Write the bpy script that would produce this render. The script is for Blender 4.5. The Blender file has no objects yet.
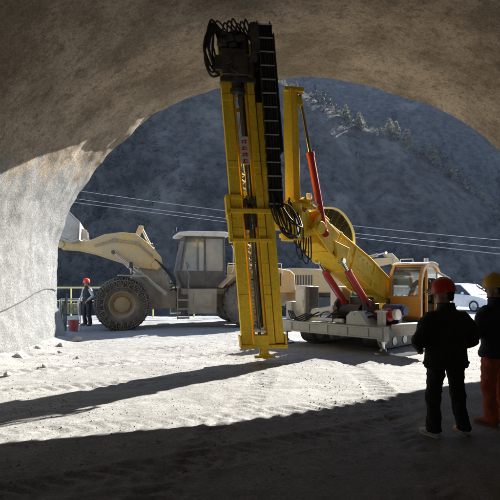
import bpy, bmesh, math, random
import numpy as np
from math import radians as R, sin, cos, pi, sqrt, atan2
from mathutils import Vector, Matrix, Euler

random.seed(7)
RS = np.random.RandomState(11)
scene = bpy.context.scene
COL = scene.collection
F = 500.0          # focal length and horizon of the photograph, in its own pixels
HZ = 277.0
EYE = 1.85

def at(x, y, d):
    """place in the world that is seen at photo position (x, y) at distance d along the tunnel"""
    return Vector(((x - 250.0) / F * d, d, EYE + (HZ - y) / F * d))

# ------------------------------------------------------------------ noise
def _hash(ix, iy, seed):
    h = (ix.astype(np.int64) * 374761393 + iy.astype(np.int64) * 668265263 + seed * 974634777) & 0xffffffff
    h = ((h ^ (h >> 13)) * 1274126177) & 0xffffffff
    return ((h ^ (h >> 16)) & 0xffff) / 65535.0

def vnoise(x, y, seed=0):
    x = np.asarray(x, float); y = np.asarray(y, float)
    ix = np.floor(x); iy = np.floor(y)
    fx = x - ix; fy = y - iy
    fx = fx * fx * (3 - 2 * fx); fy = fy * fy * (3 - 2 * fy)
    a = _hash(ix, iy, seed); b = _hash(ix + 1, iy, seed)
    c = _hash(ix, iy + 1, seed); d = _hash(ix + 1, iy + 1, seed)
    return (a + (b - a) * fx) * (1 - fy) + (c + (d - c) * fx) * fy - 0.5

def fbm(x, y, oct=4, seed=0, gain=0.5):
    s = 0; a = 1.0
    for k in range(oct):
        s = s + a * vnoise(x * 2 ** k + 17.3 * k, y * 2 ** k - 9.1 * k, seed + k)
        a *= gain
    return s

def sstep(a, b, x):
    t = np.clip((x - a) / (b - a), 0, 1)
    return t * t * (3 - 2 * t)

# ------------------------------------------------------------------ materials
MATS = {}
def nodes_of(m):
    m.use_nodes = True
    nt = m.node_tree
    return nt, nt.nodes['Principled BSDF']

def N(nt, typ, **kw):
    n = nt.nodes.new(typ)
    for k, v in kw.items():
        if k in n.inputs: n.inputs[k].default_value = v
        else: setattr(n, k, v)
    return n

def ramp(nt, fac, stops, interp='LINEAR'):
    r = nt.nodes.new('ShaderNodeValToRGB')
    r.color_ramp.interpolation = interp
    e = r.color_ramp.elements
    while len(e) < len(stops): e.new(0.5)
    for i, (p, c) in enumerate(stops):
        e[i].position = p
        e[i].color = (c, c, c, 1) if not hasattr(c, '__len__') else (*c, 1)
    nt.links.new(fac, r.inputs[0])
    return r.outputs[0]

def mixc(nt, fac, a, b):
    m = nt.nodes.new('ShaderNodeMix'); m.data_type = 'RGBA'
    for sock, v in ((m.inputs[0], fac), (m.inputs[6], a), (m.inputs[7], b)):
        if hasattr(v, 'links') or isinstance(v, bpy.types.NodeSocket): nt.links.new(v, sock)
        else: sock.default_value = v if not hasattr(v, '__len__') else ((*v, 1) if len(v) == 3 else v)
    return m.outputs[2]

def mat(name, col, rough=0.5, metal=0.0, dirt=None, amount=0.5, scale=3.0, fine=0.15, bump=0.0, dust=0.0, dustcol=(.42, .39, .35), coat=0.0, chips=0.0):
    """painted or bare surface with patchy dirt, fine tonal grain and dust on faces that look up"""
    if name in MATS: return MATS[name]
    m = bpy.data.materials.new(name); MATS[name] = m
    nt, b = nodes_of(m)
    tc = N(nt, 'ShaderNodeTexCoord')
    n1 = N(nt, 'ShaderNodeTexNoise', Scale=scale, Detail=8.0, Roughness=0.65)
    nt.links.new(tc.outputs['Object'], n1.inputs['Vector'])
    n2 = N(nt, 'ShaderNodeTexNoise', Scale=scale * 9, Detail=5.0, Roughness=0.6)
    nt.links.new(tc.outputs['Object'], n2.inputs['Vector'])
    c = tuple(col)
    lo = tuple(max(0, v * (1 - fine)) for v in c); hi = tuple(min(1, v * (1 + fine)) for v in c)
    out = ramp(nt, n2.outputs[0], [(0.3, lo), (0.7, hi)])
    if dirt is not None:
        f = ramp(nt, n1.outputs[0], [(0.62 - 0.3 * amount, 0.0), (0.80 - 0.2 * amount, min(1.0, 0.4 + amount * 0.6))])
        out = mixc(nt, f, out, dirt)
    if chips > 0:
        n3 = N(nt, 'ShaderNodeTexNoise', Scale=24.0, Detail=4.0, Roughness=.6); nt.links.new(tc.outputs['Object'], n3.inputs['Vector'])
        out = mixc(nt, ramp(nt, n3.outputs[0], [(.70 - .05 * chips, 0), (.74 - .05 * chips, .8)]), out, (.06, .042, .03))
        mp = N(nt, 'ShaderNodeMapping'); mp.inputs['Scale'].default_value = (9, 9, .45); nt.links.new(tc.outputs['Object'], mp.inputs[0])
        n4 = N(nt, 'ShaderNodeTexNoise', Scale=1.6, Detail=6.0, Roughness=.65); nt.links.new(mp.outputs[0], n4.inputs['Vector'])
        out = mixc(nt, ramp(nt, n4.outputs[0], [(.54, 0), (.74, min(1, 1.2 * chips))]), out, (.13, .085, .04))
    if dust > 0:
        g = N(nt, 'ShaderNodeNewGeometry')
        sx = N(nt, 'ShaderNodeSeparateXYZ'); nt.links.new(g.outputs['Normal'], sx.inputs[0])
        f = ramp(nt, sx.outputs[2], [(0.25, dust * 0.25), (0.9, dust)])
        mul = N(nt, 'ShaderNodeMath', operation='MULTIPLY'); nt.links.new(f, mul.inputs[0])
        r2 = ramp(nt, n1.outputs[0], [(0.3, 0.5), (0.6, 1.0)]); nt.links.new(r2, mul.inputs[1])
        out = mixc(nt, mul.outputs[0], out, dustcol)
    nt.links.new(out, b.inputs['Base Color'])
    rr = ramp(nt, n1.outputs[0], [(0.3, max(0.02, rough - 0.12)), (0.7, min(1, rough + 0.15))])
    nt.links.new(rr, b.inputs['Roughness'])
    b.inputs['Metallic'].default_value = metal
    if coat: b.inputs['Coat Weight'].default_value = coat
    if bump > 0:
        bp = N(nt, 'ShaderNodeBump', Strength=min(1, bump), Distance=0.02)
        nt.links.new(n2.outputs[0], bp.inputs['Height']); nt.links.new(bp.outputs[0], b.inputs['Normal'])
    return m

def glass_mat(name, tint=(.75, .8, .82), dustiness=0.35):
    m = bpy.data.materials.new(name); MATS[name] = m
    nt, b = nodes_of(m); nt.nodes.remove(b)
    out = nt.nodes['Material Output']
    tr = N(nt, 'ShaderNodeBsdfTransparent', Color=(*tint, 1))
    gl = N(nt, 'ShaderNodeBsdfGlossy', Roughness=0.06, Color=(.9, .9, .9, 1))
    df = N(nt, 'ShaderNodeBsdfDiffuse', Color=(.72, .71, .68, 1))
    tl = N(nt, 'ShaderNodeBsdfTranslucent', Color=(.85, .84, .80, 1))
    dd = N(nt, 'ShaderNodeMixShader'); dd.inputs[0].default_value = 0.55
    nt.links.new(df.outputs[0], dd.inputs[1]); nt.links.new(tl.outputs[0], dd.inputs[2])
    tc = N(nt, 'ShaderNodeTexCoord')
    n = N(nt, 'ShaderNodeTexNoise', Scale=1.6, Detail=9.0, Roughness=.75); nt.links.new(tc.outputs['Object'], n.inputs['Vector'])
    f = ramp(nt, n.outputs[0], [(0.25, dustiness * 0.6), (0.75, min(1, dustiness * 1.3))])
    m1 = N(nt, 'ShaderNodeMixShader'); nt.links.new(f, m1.inputs[0])
    nt.links.new(tr.outputs[0], m1.inputs[1]); nt.links.new(dd.outputs[0], m1.inputs[2])
    lw = N(nt, 'ShaderNodeFresnel', IOR=1.5)
    m2 = N(nt, 'ShaderNodeMixShader'); nt.links.new(lw.outputs[0], m2.inputs[0])
    nt.links.new(m1.outputs[0], m2.inputs[1]); nt.links.new(gl.outputs[0], m2.inputs[2])
    nt.links.new(m2.outputs[0], out.inputs[0])
    return m

DUST = (.42, .39, .34)
yellow = mat('rig_yellow_paint', (.88, .58, .03), .52, dirt=(.50, .32, .06), amount=.28, scale=2.2, dust=.12, dustcol=(.6, .48, .2), chips=.25)
yellow.node_tree.nodes['Principled BSDF'].inputs['Specular IOR Level'].default_value = .2
orange = mat('cab_orange_paint', (.76, .34, .03), .35, dirt=(.35, .2, .07), amount=.25, scale=3, dust=.3, chips=.15)
loadery = mat('loader_dusty_yellow', (.62, .36, .10), .6, dirt=(.46, .36, .22), amount=.7, scale=1.6, dust=.55, chips=.2)
loaderarm = mat('arm_pale_yellow', (.60, .43, .16), .55, dirt=(.48, .40, .26), amount=.75, scale=1.4, dust=.7, chips=.2)
mudgrey = mat('dusty_frame_steel', (.22, .20, .165), .8, dirt=(.42, .38, .31), amount=.8, scale=2.0, dust=.8, bump=.3)
cabgrey = mat('loader_cab_grey', (.06, .064, .07), .45, dirt=(.20, .185, .16), amount=.38, scale=1.7, dust=.4)
offwhite = mat('worn_white_paint', (.70, .68, .64), .5, dirt=(.42, .38, .32), amount=.35, scale=3, dust=.3)
greyframe = mat('grey_green_frame_paint', (.46, .48, .45), .45, dirt=(.30, .28, .24), amount=.4, scale=2.2, dust=.35, chips=.2)
dark = mat('oily_dark_steel', (.028, .028, .03), .45, metal=.3, dirt=(.11, .10, .085), amount=.45, scale=4, dust=.3)
steel = mat('bare_steel', (.30, .29, .28), .35, metal=.85, dirt=(.14, .12, .10), amount=.4, scale=4)
chrome = mat('chromed_rod', (.65, .62, .58), .16, metal=1.0, fine=.03)
red = mat('cylinder_red_paint', (.50, .030, .028), .35, dirt=(.24, .05, .04), amount=.3, scale=4, dust=.2, chips=.2)
rubber = mat('hose_rubber', (.018, .018, .018), .75, dirt=(.10, .09, .08), amount=.3, scale=6)
tyrem = mat('tyre_rubber_dusty', (.035, .034, .033), .85, dirt=(.20, .185, .16), amount=.75, scale=2.3, bump=.4, dust=.3)
chainm = mat('tyre_chain_steel', (.11, .10, .085), .6, metal=.6, dirt=(.24, .21, .17), amount=.7, scale=4)
rimm = mat('rim_dusty_brown', (.26, .18, .09), .7, dirt=(.30, .26, .20), amount=.7, scale=2.5, dust=.3)
navy = mat('motor_navy_paint', (.03, .04, .11), .4, dirt=(.2, .18, .15), amount=.3)
excay = mat('excavator_tan_paint', (.50, .33, .12), .55, dirt=(.40, .32, .2), amount=.55, scale=1.2, dust=.5, chips=.2)
carwhite = mat('car_white_paint', (.78, .78, .77), .25, dirt=(.55, .52, .47), amount=.3, scale=1.2, coat=.6)
black = mat('black_plastic', (.02, .02, .022), .4, dirt=(.08, .075, .07), amount=.3)
signred = mat('sign_red_ink', (.55, .03, .03), .6, fine=.05)
lampglass = mat('headlamp_lens', (.7, .7, .68), .12, fine=.04)
amber = mat('amber_lens', (.65, .22, .02), .25, fine=.05)
cardboard = mat('rack_yellow_bins', (.42, .36, .12), .6, dirt=(.3, .28, .22), amount=.5)
galv = mat('galvanised_tube', (.45, .45, .44), .45, metal=.5, dirt=(.3, .28, .25), amount=.5, scale=5)
railyel = mat('rail_yellow_paint', (.58, .47, .16), .5, dirt=(.4, .36, .28), amount=.5)
glass = glass_mat('dusty_cab_glass', dustiness=.34)
glass3 = glass_mat('whitened_cab_glass', dustiness=.85)
glass2 = glass_mat('cleaner_cab_glass', dustiness=.16)
skin = mat('skin', (.40, .23, .155), .55, fine=.08, scale=12)
lips = mat('lip_skin', (.33, .13, .11), .5, fine=.05)
hairm = mat('black_hair', (.012, .011, .010), .5)
eyem = mat('eye_white', (.6, .58, .55), .25, fine=.03)
irism = mat('iris_dark', (.02, .013, .01), .2)
helmred = mat('red_helmet_shell', (.66, .045, .02), .28, dirt=(.3, .06, .05), amount=.25, scale=6)
helmyel = mat('yellow_helmet_shell', (.62, .34, .04), .3, dirt=(.35, .22, .08), amount=.3, scale=6)
jkblack = mat('black_padded_cloth', (.026, .026, .029), .85, dirt=(.05, .047, .044), amount=.4, scale=4, bump=.3)
jknavy = mat('dark_navy_cloth', (.022, .026, .038), .85, dirt=(.04, .04, .042), amount=.3, scale=4, bump=.3)
trblack = mat('dark_trouser_cloth', (.018, .017, .018), .9, dirt=(.05, .045, .04), amount=.4, scale=4, bump=.3)
trred = mat('orange_red_workwear', (.46, .075, .028), .8, dirt=(.17, .06, .04), amount=.6, scale=5, bump=.3)
shoegrey = mat('grey_trainer', (.50, .49, .46), .7, dirt=(.14, .13, .12), amount=.45, scale=9)
shoesole = mat('pale_rubber_sole', (.5, .49, .46), .7, dirt=(.25, .22, .2), amount=.4, scale=8)
shoebrown = mat('rust_work_boot', (.25, .075, .035), .7, dirt=(.16, .12, .09), amount=.4, scale=8)
greyshirt = mat('pale_grey_sleeve', (.45, .43, .41), .85, fine=.1, scale=6)
blackvest = mat('black_vest', (.014, .014, .016), .8, scale=6)
brownjk = mat('brown_work_jacket', (.07, .052, .035), .85, scale=6)

def concrete_wall():
    m = bpy.data.materials.new('sprayed_concrete'); nt, b = nodes_of(m)
    tc = N(nt, 'ShaderNodeTexCoord')
    mp = N(nt, 'ShaderNodeMapping'); nt.links.new(tc.outputs['Object'], mp.inputs[0])
    big = N(nt, 'ShaderNodeTexNoise', Scale=.55, Detail=9.0, Roughness=.62); nt.links.new(mp.outputs[0], big.inputs['Vector'])
    med = N(nt, 'ShaderNodeTexNoise', Scale=3.2, Detail=8.0, Roughness=.7); nt.links.new(mp.outputs[0], med.inputs['Vector'])
    fin = N(nt, 'ShaderNodeTexNoise', Scale=26.0, Detail=6.0, Roughness=.7); nt.links.new(mp.outputs[0], fin.inputs['Vector'])
    # streaks along the spraying direction
    mp2 = N(nt, 'ShaderNodeMapping'); mp2.inputs['Scale'].default_value = (1.2, 6.0, 1.2); mp2.inputs['Rotation'].default_value = (0, 0, .5)
    nt.links.new(tc.outputs['Object'], mp2.inputs[0])
    stk = N(nt, 'ShaderNodeTexNoise', Scale=1.1, Detail=7.0, Roughness=.7, Distortion=.6); nt.links.new(mp2.outputs[0], stk.inputs['Vector'])
    brown = mixc(nt, ramp(nt, big.outputs[0], [(.40, 0), (.60, 1)]), (.33, .272, .203), (.66, .555, .43))
    brown = mixc(nt, ramp(nt, stk.outputs[0], [(.52, 0), (.74, .5)]), brown, (.60, .52, .42))
    brown = mixc(nt, ramp(nt, med.outputs[0], [(.50, 0), (.70, .85)]), brown, (.20, .16, .12))
    grain = N(nt, 'ShaderNodeTexNoise', Scale=11.0, Detail=8.0, Roughness=.75); nt.links.new(mp.outputs[0], grain.inputs['Vector'])
    brown = mixc(nt, ramp(nt, grain.outputs[0], [(.50, 0), (.66, .8)]), brown, (.23, .185, .14))
    brown = mixc(nt, ramp(nt, grain.outputs[0], [(.30, .7), (.42, 0)]), brown, (.62, .55, .45))
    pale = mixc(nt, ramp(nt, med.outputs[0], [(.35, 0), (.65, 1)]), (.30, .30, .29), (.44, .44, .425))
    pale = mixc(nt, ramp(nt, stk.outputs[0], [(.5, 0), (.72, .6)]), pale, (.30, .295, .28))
    # sunlit lower wall and warm bounce above put into the colour, ragged edge between
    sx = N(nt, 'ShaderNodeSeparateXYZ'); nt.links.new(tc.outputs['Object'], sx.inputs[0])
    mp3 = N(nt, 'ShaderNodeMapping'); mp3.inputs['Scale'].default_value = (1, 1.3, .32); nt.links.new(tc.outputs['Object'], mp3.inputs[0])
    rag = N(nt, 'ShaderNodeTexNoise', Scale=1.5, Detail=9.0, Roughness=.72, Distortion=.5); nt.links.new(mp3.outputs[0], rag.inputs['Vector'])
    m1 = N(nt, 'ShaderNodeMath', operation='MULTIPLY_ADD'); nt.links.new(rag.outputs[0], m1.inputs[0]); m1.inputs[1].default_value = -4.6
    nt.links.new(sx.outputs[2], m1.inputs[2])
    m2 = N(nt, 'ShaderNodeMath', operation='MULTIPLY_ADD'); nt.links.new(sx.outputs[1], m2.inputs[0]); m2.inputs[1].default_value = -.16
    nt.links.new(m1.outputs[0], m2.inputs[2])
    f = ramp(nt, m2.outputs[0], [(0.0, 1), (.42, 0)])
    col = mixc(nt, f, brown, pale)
    speck = ramp(nt, fin.outputs[0], [(.33, .62), (.67, 1.25)])
    mul = N(nt, 'ShaderNodeMix', data_type='RGBA', blend_type='MULTIPLY'); mul.inputs[0].default_value = 1
    nt.links.new(col, mul.inputs[6]); nt.links.new(speck, mul.inputs[7])
    nt.links.new(mul.outputs[2], b.inputs['Base Color'])
    b.inputs['Roughness'].default_value = .92
    b.inputs['Specular IOR Level'].default_value = .25
    b00 = N(nt, 'ShaderNodeBump', Strength=1.0, Distance=.12); nt.links.new(med.outputs[0], b00.inputs['Height'])
    b1 = N(nt, 'ShaderNodeBump', Strength=1.0, Distance=.06); nt.links.new(grain.outputs[0], b1.inputs['Height']); nt.links.new(b00.outputs[0], b1.inputs['Normal'])
    b2 = N(nt, 'ShaderNodeBump', Strength=1.0, Distance=.03); nt.links.new(fin.outputs[0], b2.inputs['Height']); nt.links.new(b1.outputs[0], b2.inputs['Normal'])
    nt.links.new(b2.outputs[0], b.inputs['Normal'])
    return m

def ground_mat():
    m = bpy.data.materials.new('dusty_ground'); nt, b = nodes_of(m)
    tc = N(nt, 'ShaderNodeTexCoord')
    big = N(nt, 'ShaderNodeTexNoise', Scale=.35, Detail=9.0, Roughness=.6); nt.links.new(tc.outputs['Object'], big.inputs['Vector'])
    med = N(nt, 'ShaderNodeTexNoise', Scale=2.4, Detail=9.0, Roughness=.72); nt.links.new(tc.outputs['Object'], med.inputs['Vector'])
    fin = N(nt, 'ShaderNodeTexNoise', Scale=34.0, Detail=6.0, Roughness=.72); nt.links.new(tc.outputs['Object'], fin.inputs['Vector'])
    mp = N(nt, 'ShaderNodeMapping'); mp.inputs['Rotation'].default_value = (0, 0, R(-28)); mp.inputs['Scale'].default_value = (.35, 2.6, 1)
    nt.links.new(tc.outputs['Object'], mp.inputs[0])
    trk = N(nt, 'ShaderNodeTexNoise', Scale=1.0, Detail=7.0, Roughness=.66, Distortion=.3); nt.links.new(mp.outputs[0], trk.inputs['Vector'])
    vor = N(nt, 'ShaderNodeTexVoronoi', Scale=22.0); nt.links.new(tc.outputs['Object'], vor.inputs['Vector'])
    c = mixc(nt, ramp(nt, big.outputs[0], [(.3, 0), (.7, 1)]), (.265, .258, .243), (.385, .378, .358))
    c = mixc(nt, ramp(nt, trk.outputs[0], [(.50, 0), (.68, .8)]), c, (.27, .262, .245))
    c = mixc(nt, ramp(nt, med.outputs[0], [(.52, 0), (.72, .7)]), c, (.46, .45, .43))
    c = mixc(nt, ramp(nt, med.outputs[0], [(.26, .75), (.42, 0)]), c, (.25, .24, .22))
    mid = N(nt, 'ShaderNodeTexNoise', Scale=9.0, Detail=8.0, Roughness=.75); nt.links.new(tc.outputs['Object'], mid.inputs['Vector'])
    c = mixc(nt, ramp(nt, mid.outputs[0], [(.52, 0), (.68, .7)]), c, (.22, .212, .195))
    sp = ramp(nt, fin.outputs[0], [(.3, .62), (.7, 1.25)])
    mul = N(nt, 'ShaderNodeMix', data_type='RGBA', blend_type='MULTIPLY'); mul.inputs[0].default_value = 1
    nt.links.new(c, mul.inputs[6]); nt.links.new(sp, mul.inputs[7])
    nt.links.new(mul.outputs[2], b.inputs['Base Color'])
    b.inputs['Roughness'].default_value = .93; b.inputs['Specular IOR Level'].default_value = .2
    b0 = N(nt, 'ShaderNodeBump', Strength=.4, Distance=.03); nt.links.new(med.outputs[0], b0.inputs['Height'])
    b1 = N(nt, 'ShaderNodeBump', Strength=.7, Distance=.014); nt.links.new(fin.outputs[0], b1.inputs['Height']); nt.links.new(b0.outputs[0], b1.inputs['Normal'])
    b2 = N(nt, 'ShaderNodeBump', Strength=.25, Distance=.012, invert=True); nt.links.new(vor.outputs[0], b2.inputs['Height']); nt.links.new(b1.outputs[0], b2.inputs['Normal'])
    nt.links.new(b2.outputs[0], b.inputs['Normal'])
    return m

def hill_mat():
    m = bpy.data.materials.new('scrub_and_rock'); nt, b = nodes_of(m)
    tc = N(nt, 'ShaderNodeTexCoord')
    a = N(nt, 'ShaderNodeTexNoise', Scale=.06, Detail=12.0, Roughness=.74, Distortion=.05); nt.links.new(tc.outputs['Object'], a.inputs['Vector'])
    c2 = N(nt, 'ShaderNodeTexNoise', Scale=.35, Detail=8.0, Roughness=.72); nt.links.new(tc.outputs['Object'], c2.inputs['Vector'])
    c = mixc(nt, ramp(nt, c2.outputs[0], [(.38, 0), (.62, 1)]), (.026, .025, .022), (.078, .071, .060))
    c = mixc(nt, ramp(nt, a.outputs[0], [(.54, 0), (.66, .8)]), c, (.13, .12, .105))
    nt.links.new(c, b.inputs['Base Color'])
    b.inputs['Roughness'].default_value = .95; b.inputs['Specular IOR Level'].default_value = .15
    bp = N(nt, 'ShaderNodeBump', Strength=.8, Distance=1.5); nt.links.new(c2.outputs[0], bp.inputs['Height'])
    nt.links.new(bp.outputs[0], b.inputs['Normal'])
    return m

def leaf_mat(name, c1, c2, trans=.35):
    m = bpy.data.materials.new(name); nt, b = nodes_of(m)
    g = N(nt, 'ShaderNodeNewGeometry')
    col = mixc(nt, g.outputs['Random Per Island'], c1, c2)
    nt.links.new(col, b.inputs['Base Color']); b.inputs['Roughness'].default_value = .75
    tl = N(nt, 'ShaderNodeBsdfTranslucent'); nt.links.new(col, tl.inputs[0])
    mx = N(nt, 'ShaderNodeMixShader'); mx.inputs[0].default_value = trans
    nt.links.new(b.outputs[0], mx.inputs[1]); nt.links.new(tl.outputs[0], mx.inputs[2])
    nt.links.new(mx.outputs[0], nt.nodes['Material Output'].inputs[0])
    return m

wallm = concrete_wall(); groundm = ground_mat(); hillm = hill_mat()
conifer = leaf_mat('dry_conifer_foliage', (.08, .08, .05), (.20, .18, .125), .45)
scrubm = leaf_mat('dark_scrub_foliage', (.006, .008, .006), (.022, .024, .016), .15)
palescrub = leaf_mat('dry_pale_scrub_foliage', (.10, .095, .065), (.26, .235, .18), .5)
barkm = mat('grey_bark', (.12, .09, .07), .9, fine=.3)
stonem = mat('pale_rubble_stone', (.36, .34, .31), .9, dirt=(.25, .23, .2), amount=.5, scale=5, bump=.4)

# ------------------------------------------------------------------ mesh builder
class MB:
    def __init__(s, M=None):
        s.v = []; s.f = []; s.M = M or Matrix.Identity(4)
    def add(s, verts, faces, M=None):
        T = s.M @ M if M is not None else s.M
        o = len(s.v)
        s.v += [tuple(T @ Vector(p)) for p in verts]
        s.f += [tuple(i + o for i in f) for f in faces]
        return s
    def box(s, c, size, rot=None, taper=(1, 1)):
        x, y, z = (q / 2 for q in size); tx, ty = taper
        vs = [(-x, -y, -z), (x, -y, -z), (x, y, -z), (-x, y, -z), (-x * tx, -y * ty, z), (x * tx, -y * ty, z), (x * tx, y * ty, z), (-x * tx, y * ty, z)]
        M = Matrix.Translation(c)
        if rot is not None: M = M @ Euler(rot).to_matrix().to_4x4()
        return s.add(vs, [(0, 3, 2, 1), (4, 5, 6, 7), (0, 1, 5, 4), (1, 2, 6, 5), (2, 3, 7, 6), (3, 0, 4, 7)], M)
    def span(s, a, b):
        return s.box([(a[i] + b[i]) / 2 for i in range(3)], [abs(b[i] - a[i]) for i in range(3)])
    def beam(s, p0, p1, w0, h0, w1=None, h1=None, up=(0, 0, 1)):
        p0 = Vector(p0); p1 = Vector(p1); w1 = w0 if w1 is None else w1; h1 = h0 if h1 is None else h1
        d = (p1 - p0).normalized(); u = Vector(up)
        if abs(d.dot(u)) > .98: u = Vector((0, 1, 0))
        side = d.cross(u).normalized(); u = side.cross(d)
        vs = []
        for p, w, h in ((p0, w0, h0), (p1, w1, h1)):
            for a, b_ in ((-1, -1), (1, -1), (1, 1), (-1, 1)):
                vs.append(p + side * a * w / 2 + u * b_ * h / 2)
        return s.add(vs, [(3, 2, 1, 0), (4, 5, 6, 7), (0, 1, 5, 4), (1, 2, 6, 5), (2, 3, 7, 6), (3, 0, 4, 7)])
    def tube(s, pts, r, seg=10, caps=True):
        pts = [Vector(p) for p in pts]; n = len(pts)
        rs = list(r) if hasattr(r, '__len__') else [r] * n
        vs = []; fs = []
        d = (pts[1] - pts[0]).normalized()
        u = Vector((0, 0, 1)) if abs(d.z) < .9 else Vector((1, 0, 0))
        a = d.cross(u).normalized()
        for i in range(n):
            d = (pts[min(i + 1, n - 1)] - pts[max(i - 1, 0)]).normalized()
            a = (a - d * a.dot(d)).normalized(); b = d.cross(a)
            ra, rb = rs[i] if hasattr(rs[i], '__len__') else (rs[i], rs[i])
            for k in range(seg):
                t = 2 * pi * k / seg
                vs.append(pts[i] + a * cos(t) * ra + b * sin(t) * rb)
        for i in range(n - 1):
            for k in range(seg):
                k2 = (k + 1) % seg
                fs.append((i * seg + k, i * seg + k2, (i + 1) * seg + k2, (i + 1) * seg + k))
        if caps:
            fs.append(tuple(range(seg - 1, -1, -1))); fs.append(tuple((n - 1) * seg + k for k in range(seg)))
        return s.add(vs, fs)
    def cyl(s, p0, p1, r0, r1=None, seg=16):
        return s.tube([p0, p1], [r0, r0 if r1 is None else r1], seg)
    def rings(s, rr, seg=20, axis='z', power=1.0):
        """loft of horizontal super-ellipses: (centre, rx, ry)"""
        vs = []; fs = []
        for c, rx, ry in rr:
            for k in range(seg):
                t = 2 * pi * k / seg
                cx, sy = cos(t), sin(t)
                cx = math.copysign(abs(cx) ** power, cx); sy = math.copysign(abs(sy) ** power, sy)
                vs.append((c[0] + rx * cx, c[1] + ry * sy, c[2]))
        n = len(rr)
        for i in range(n - 1):
            for k in range(seg):
                k2 = (k + 1) % seg
                fs.append((i * seg + k, i * seg + k2, (i + 1) * seg + k2, (i + 1) * seg + k))
        fs.append(tuple(range(seg - 1, -1, -1))); fs.append(tuple((n - 1) * seg + k for k in range(seg)))
        return s.add(vs, fs)
    def ball(s, c, r, seg=16, rot=None):
        rx, ry, rz = r if hasattr(r, '__len__') else (r, r, r)
        h = seg // 2; vs = []; fs = []
        for i in range(1, h):
            p = pi * i / h
            for k in range(seg):
                t = 2 * pi * k / seg
                vs.append((rx * sin(p) * cos(t), ry * sin(p) * sin(t), rz * cos(p)))
        for i in range(h - 2):
            for k in range(seg):
                k2 = (k + 1) % seg
                fs.append((i * seg + k, (i + 1) * seg + k, (i + 1) * seg + k2, i * seg + k2))
        t = len(vs); vs += [(0, 0, rz), (0, 0, -rz)]
        for k in range(seg):
            k2 = (k + 1) % seg
            fs.append((t, k, k2)); fs.append((t + 1, (h - 2) * seg + k2, (h - 2) * seg + k))
        M = Matrix.Translation(c)
        if rot is not None: M = M @ Euler(rot).to_matrix().to_4x4()
        return s.add(vs, fs, M)
    def prism(s, poly, a, b, axes='xz'):
        """polygon in the plane axes, extruded along the remaining axis from a to b"""
        n = len(poly); vs = []
        for t in (a, b):
            for p, q in poly:
                vs.append((p, t, q) if axes == 'xz' else ((p, q, t) if axes == 'xy' else (t, p, q)))
        fs = [tuple(range(n)), tuple(range(2 * n - 1, n - 1, -1))]
        for k in range(n):
            k2 = (k + 1) % n
            fs.append((k, k + n, k2 + n, k2))
        return s.add(vs, fs)
    def lathe(s, prof, c, axis, seg=32):
        """profile (radius, height along axis)"""
        ax = Vector(axis).normalized()
        u = Vector((0, 0, 1)) if abs(ax.z) < .9 else Vector((1, 0, 0))
        a = ax.cross(u).normalized(); b = ax.cross(a); c = Vector(c)
        vs = []; fs = []; n = len(prof)
        for r, h in prof:
            for k in range(seg):
                t = 2 * pi * k / seg
                vs.append(c + ax * h + (a * cos(t) + b * sin(t)) * r)
        for i in range(n - 1):
            for k in range(seg):
                k2 = (k + 1) % seg
                fs.append((i * seg + k, (i + 1) * seg + k, (i + 1) * seg + k2, i * seg + k2))
        return s.add(vs, fs)
    def build(s, name, m, parent=None, bevel=0.0, smooth=40, segs=2):
        me = bpy.data.meshes.new(name)
        me.from_pydata(s.v, [], s.f)
        bm = bmesh.new(); bm.from_mesh(me)
        bmesh.ops.recalc_face_normals(bm, faces=bm.faces[:])
        bm.to_mesh(me); bm.free()
        me.materials.append(m)
        me.shade_smooth()
        if smooth < 180: me.set_sharp_from_angle(angle=R(smooth))
        o = bpy.data.objects.new(name, me); COL.objects.link(o)
        if parent is not None: o.parent = parent
        if bevel > 0:
            bv = o.modifiers.new('edge', 'BEVEL'); bv.width = bevel; bv.segments = segs; bv.limit_method = 'ANGLE'; bv.angle_limit = R(50)
            bv.harden_normals = False
        return o

def grid_mesh(name, verts, nu, nv, m, smooth=True):
    idx = np.arange(nu * nv).reshape(nu, nv)
    q = np.stack([idx[:-1, :-1], idx[1:, :-1], idx[1:, 1:], idx[:-1, 1:]], -1).reshape(-1, 4)
    return np_mesh(name, verts, q, m, smooth)

def np_mesh(name, verts, faces, m, smooth=False):
    me = bpy.data.meshes.new(name)
    nf, k = faces.shape
    me.vertices.add(len(verts)); me.vertices.foreach_set('co', np.asarray(verts, np.float32).ravel())
    me.loops.add(nf * k); me.loops.foreach_set('vertex_index', faces.astype(np.int32).ravel())
    me.polygons.add(nf); me.polygons.foreach_set('loop_start', np.arange(0, nf * k, k, dtype=np.int32))
    me.polygons.foreach_set('loop_total', np.full(nf, k, dtype=np.int32))
    me.polygons.foreach_set('use_smooth', np.full(nf, smooth))
    me.update(calc_edges=True); me.validate()
    me.materials.append(m)
    o = bpy.data.objects.new(name, me); COL.objects.link(o)
    return o

def tag(o, label=None, cat=None, group=None, kind=None):
    if label: o['label'] = label
    if cat: o['category'] = cat
    if group: o['group'] = group
    if kind: o['kind'] = kind
    return o

def thing(name, label, cat, loc=(0, 0, 0), rz=0.0, group=None):
    o = bpy.data.objects.new(name, None); COL.objects.link(o)
    o.empty_display_size = .3
    o.location = loc; o.rotation_euler = (0, 0, rz)
    return tag(o, label, cat, group)

# ------------------------------------------------------------------ camera, sun, sky
cam = bpy.data.cameras.new('camera'); camo = bpy.data.objects.new('camera', cam); COL.objects.link(camo)
camo.location = (0, 0, EYE); camo.rotation_euler = (R(90), 0, 0)
cam.sensor_fit = 'HORIZONTAL'; cam.sensor_width = 36; cam.lens = 36.0 * F / 500.0
cam.shift_y = (HZ - 250.0) / 500.0
cam.clip_start = .05; cam.clip_end = 5000
scene.camera = camo

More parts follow.
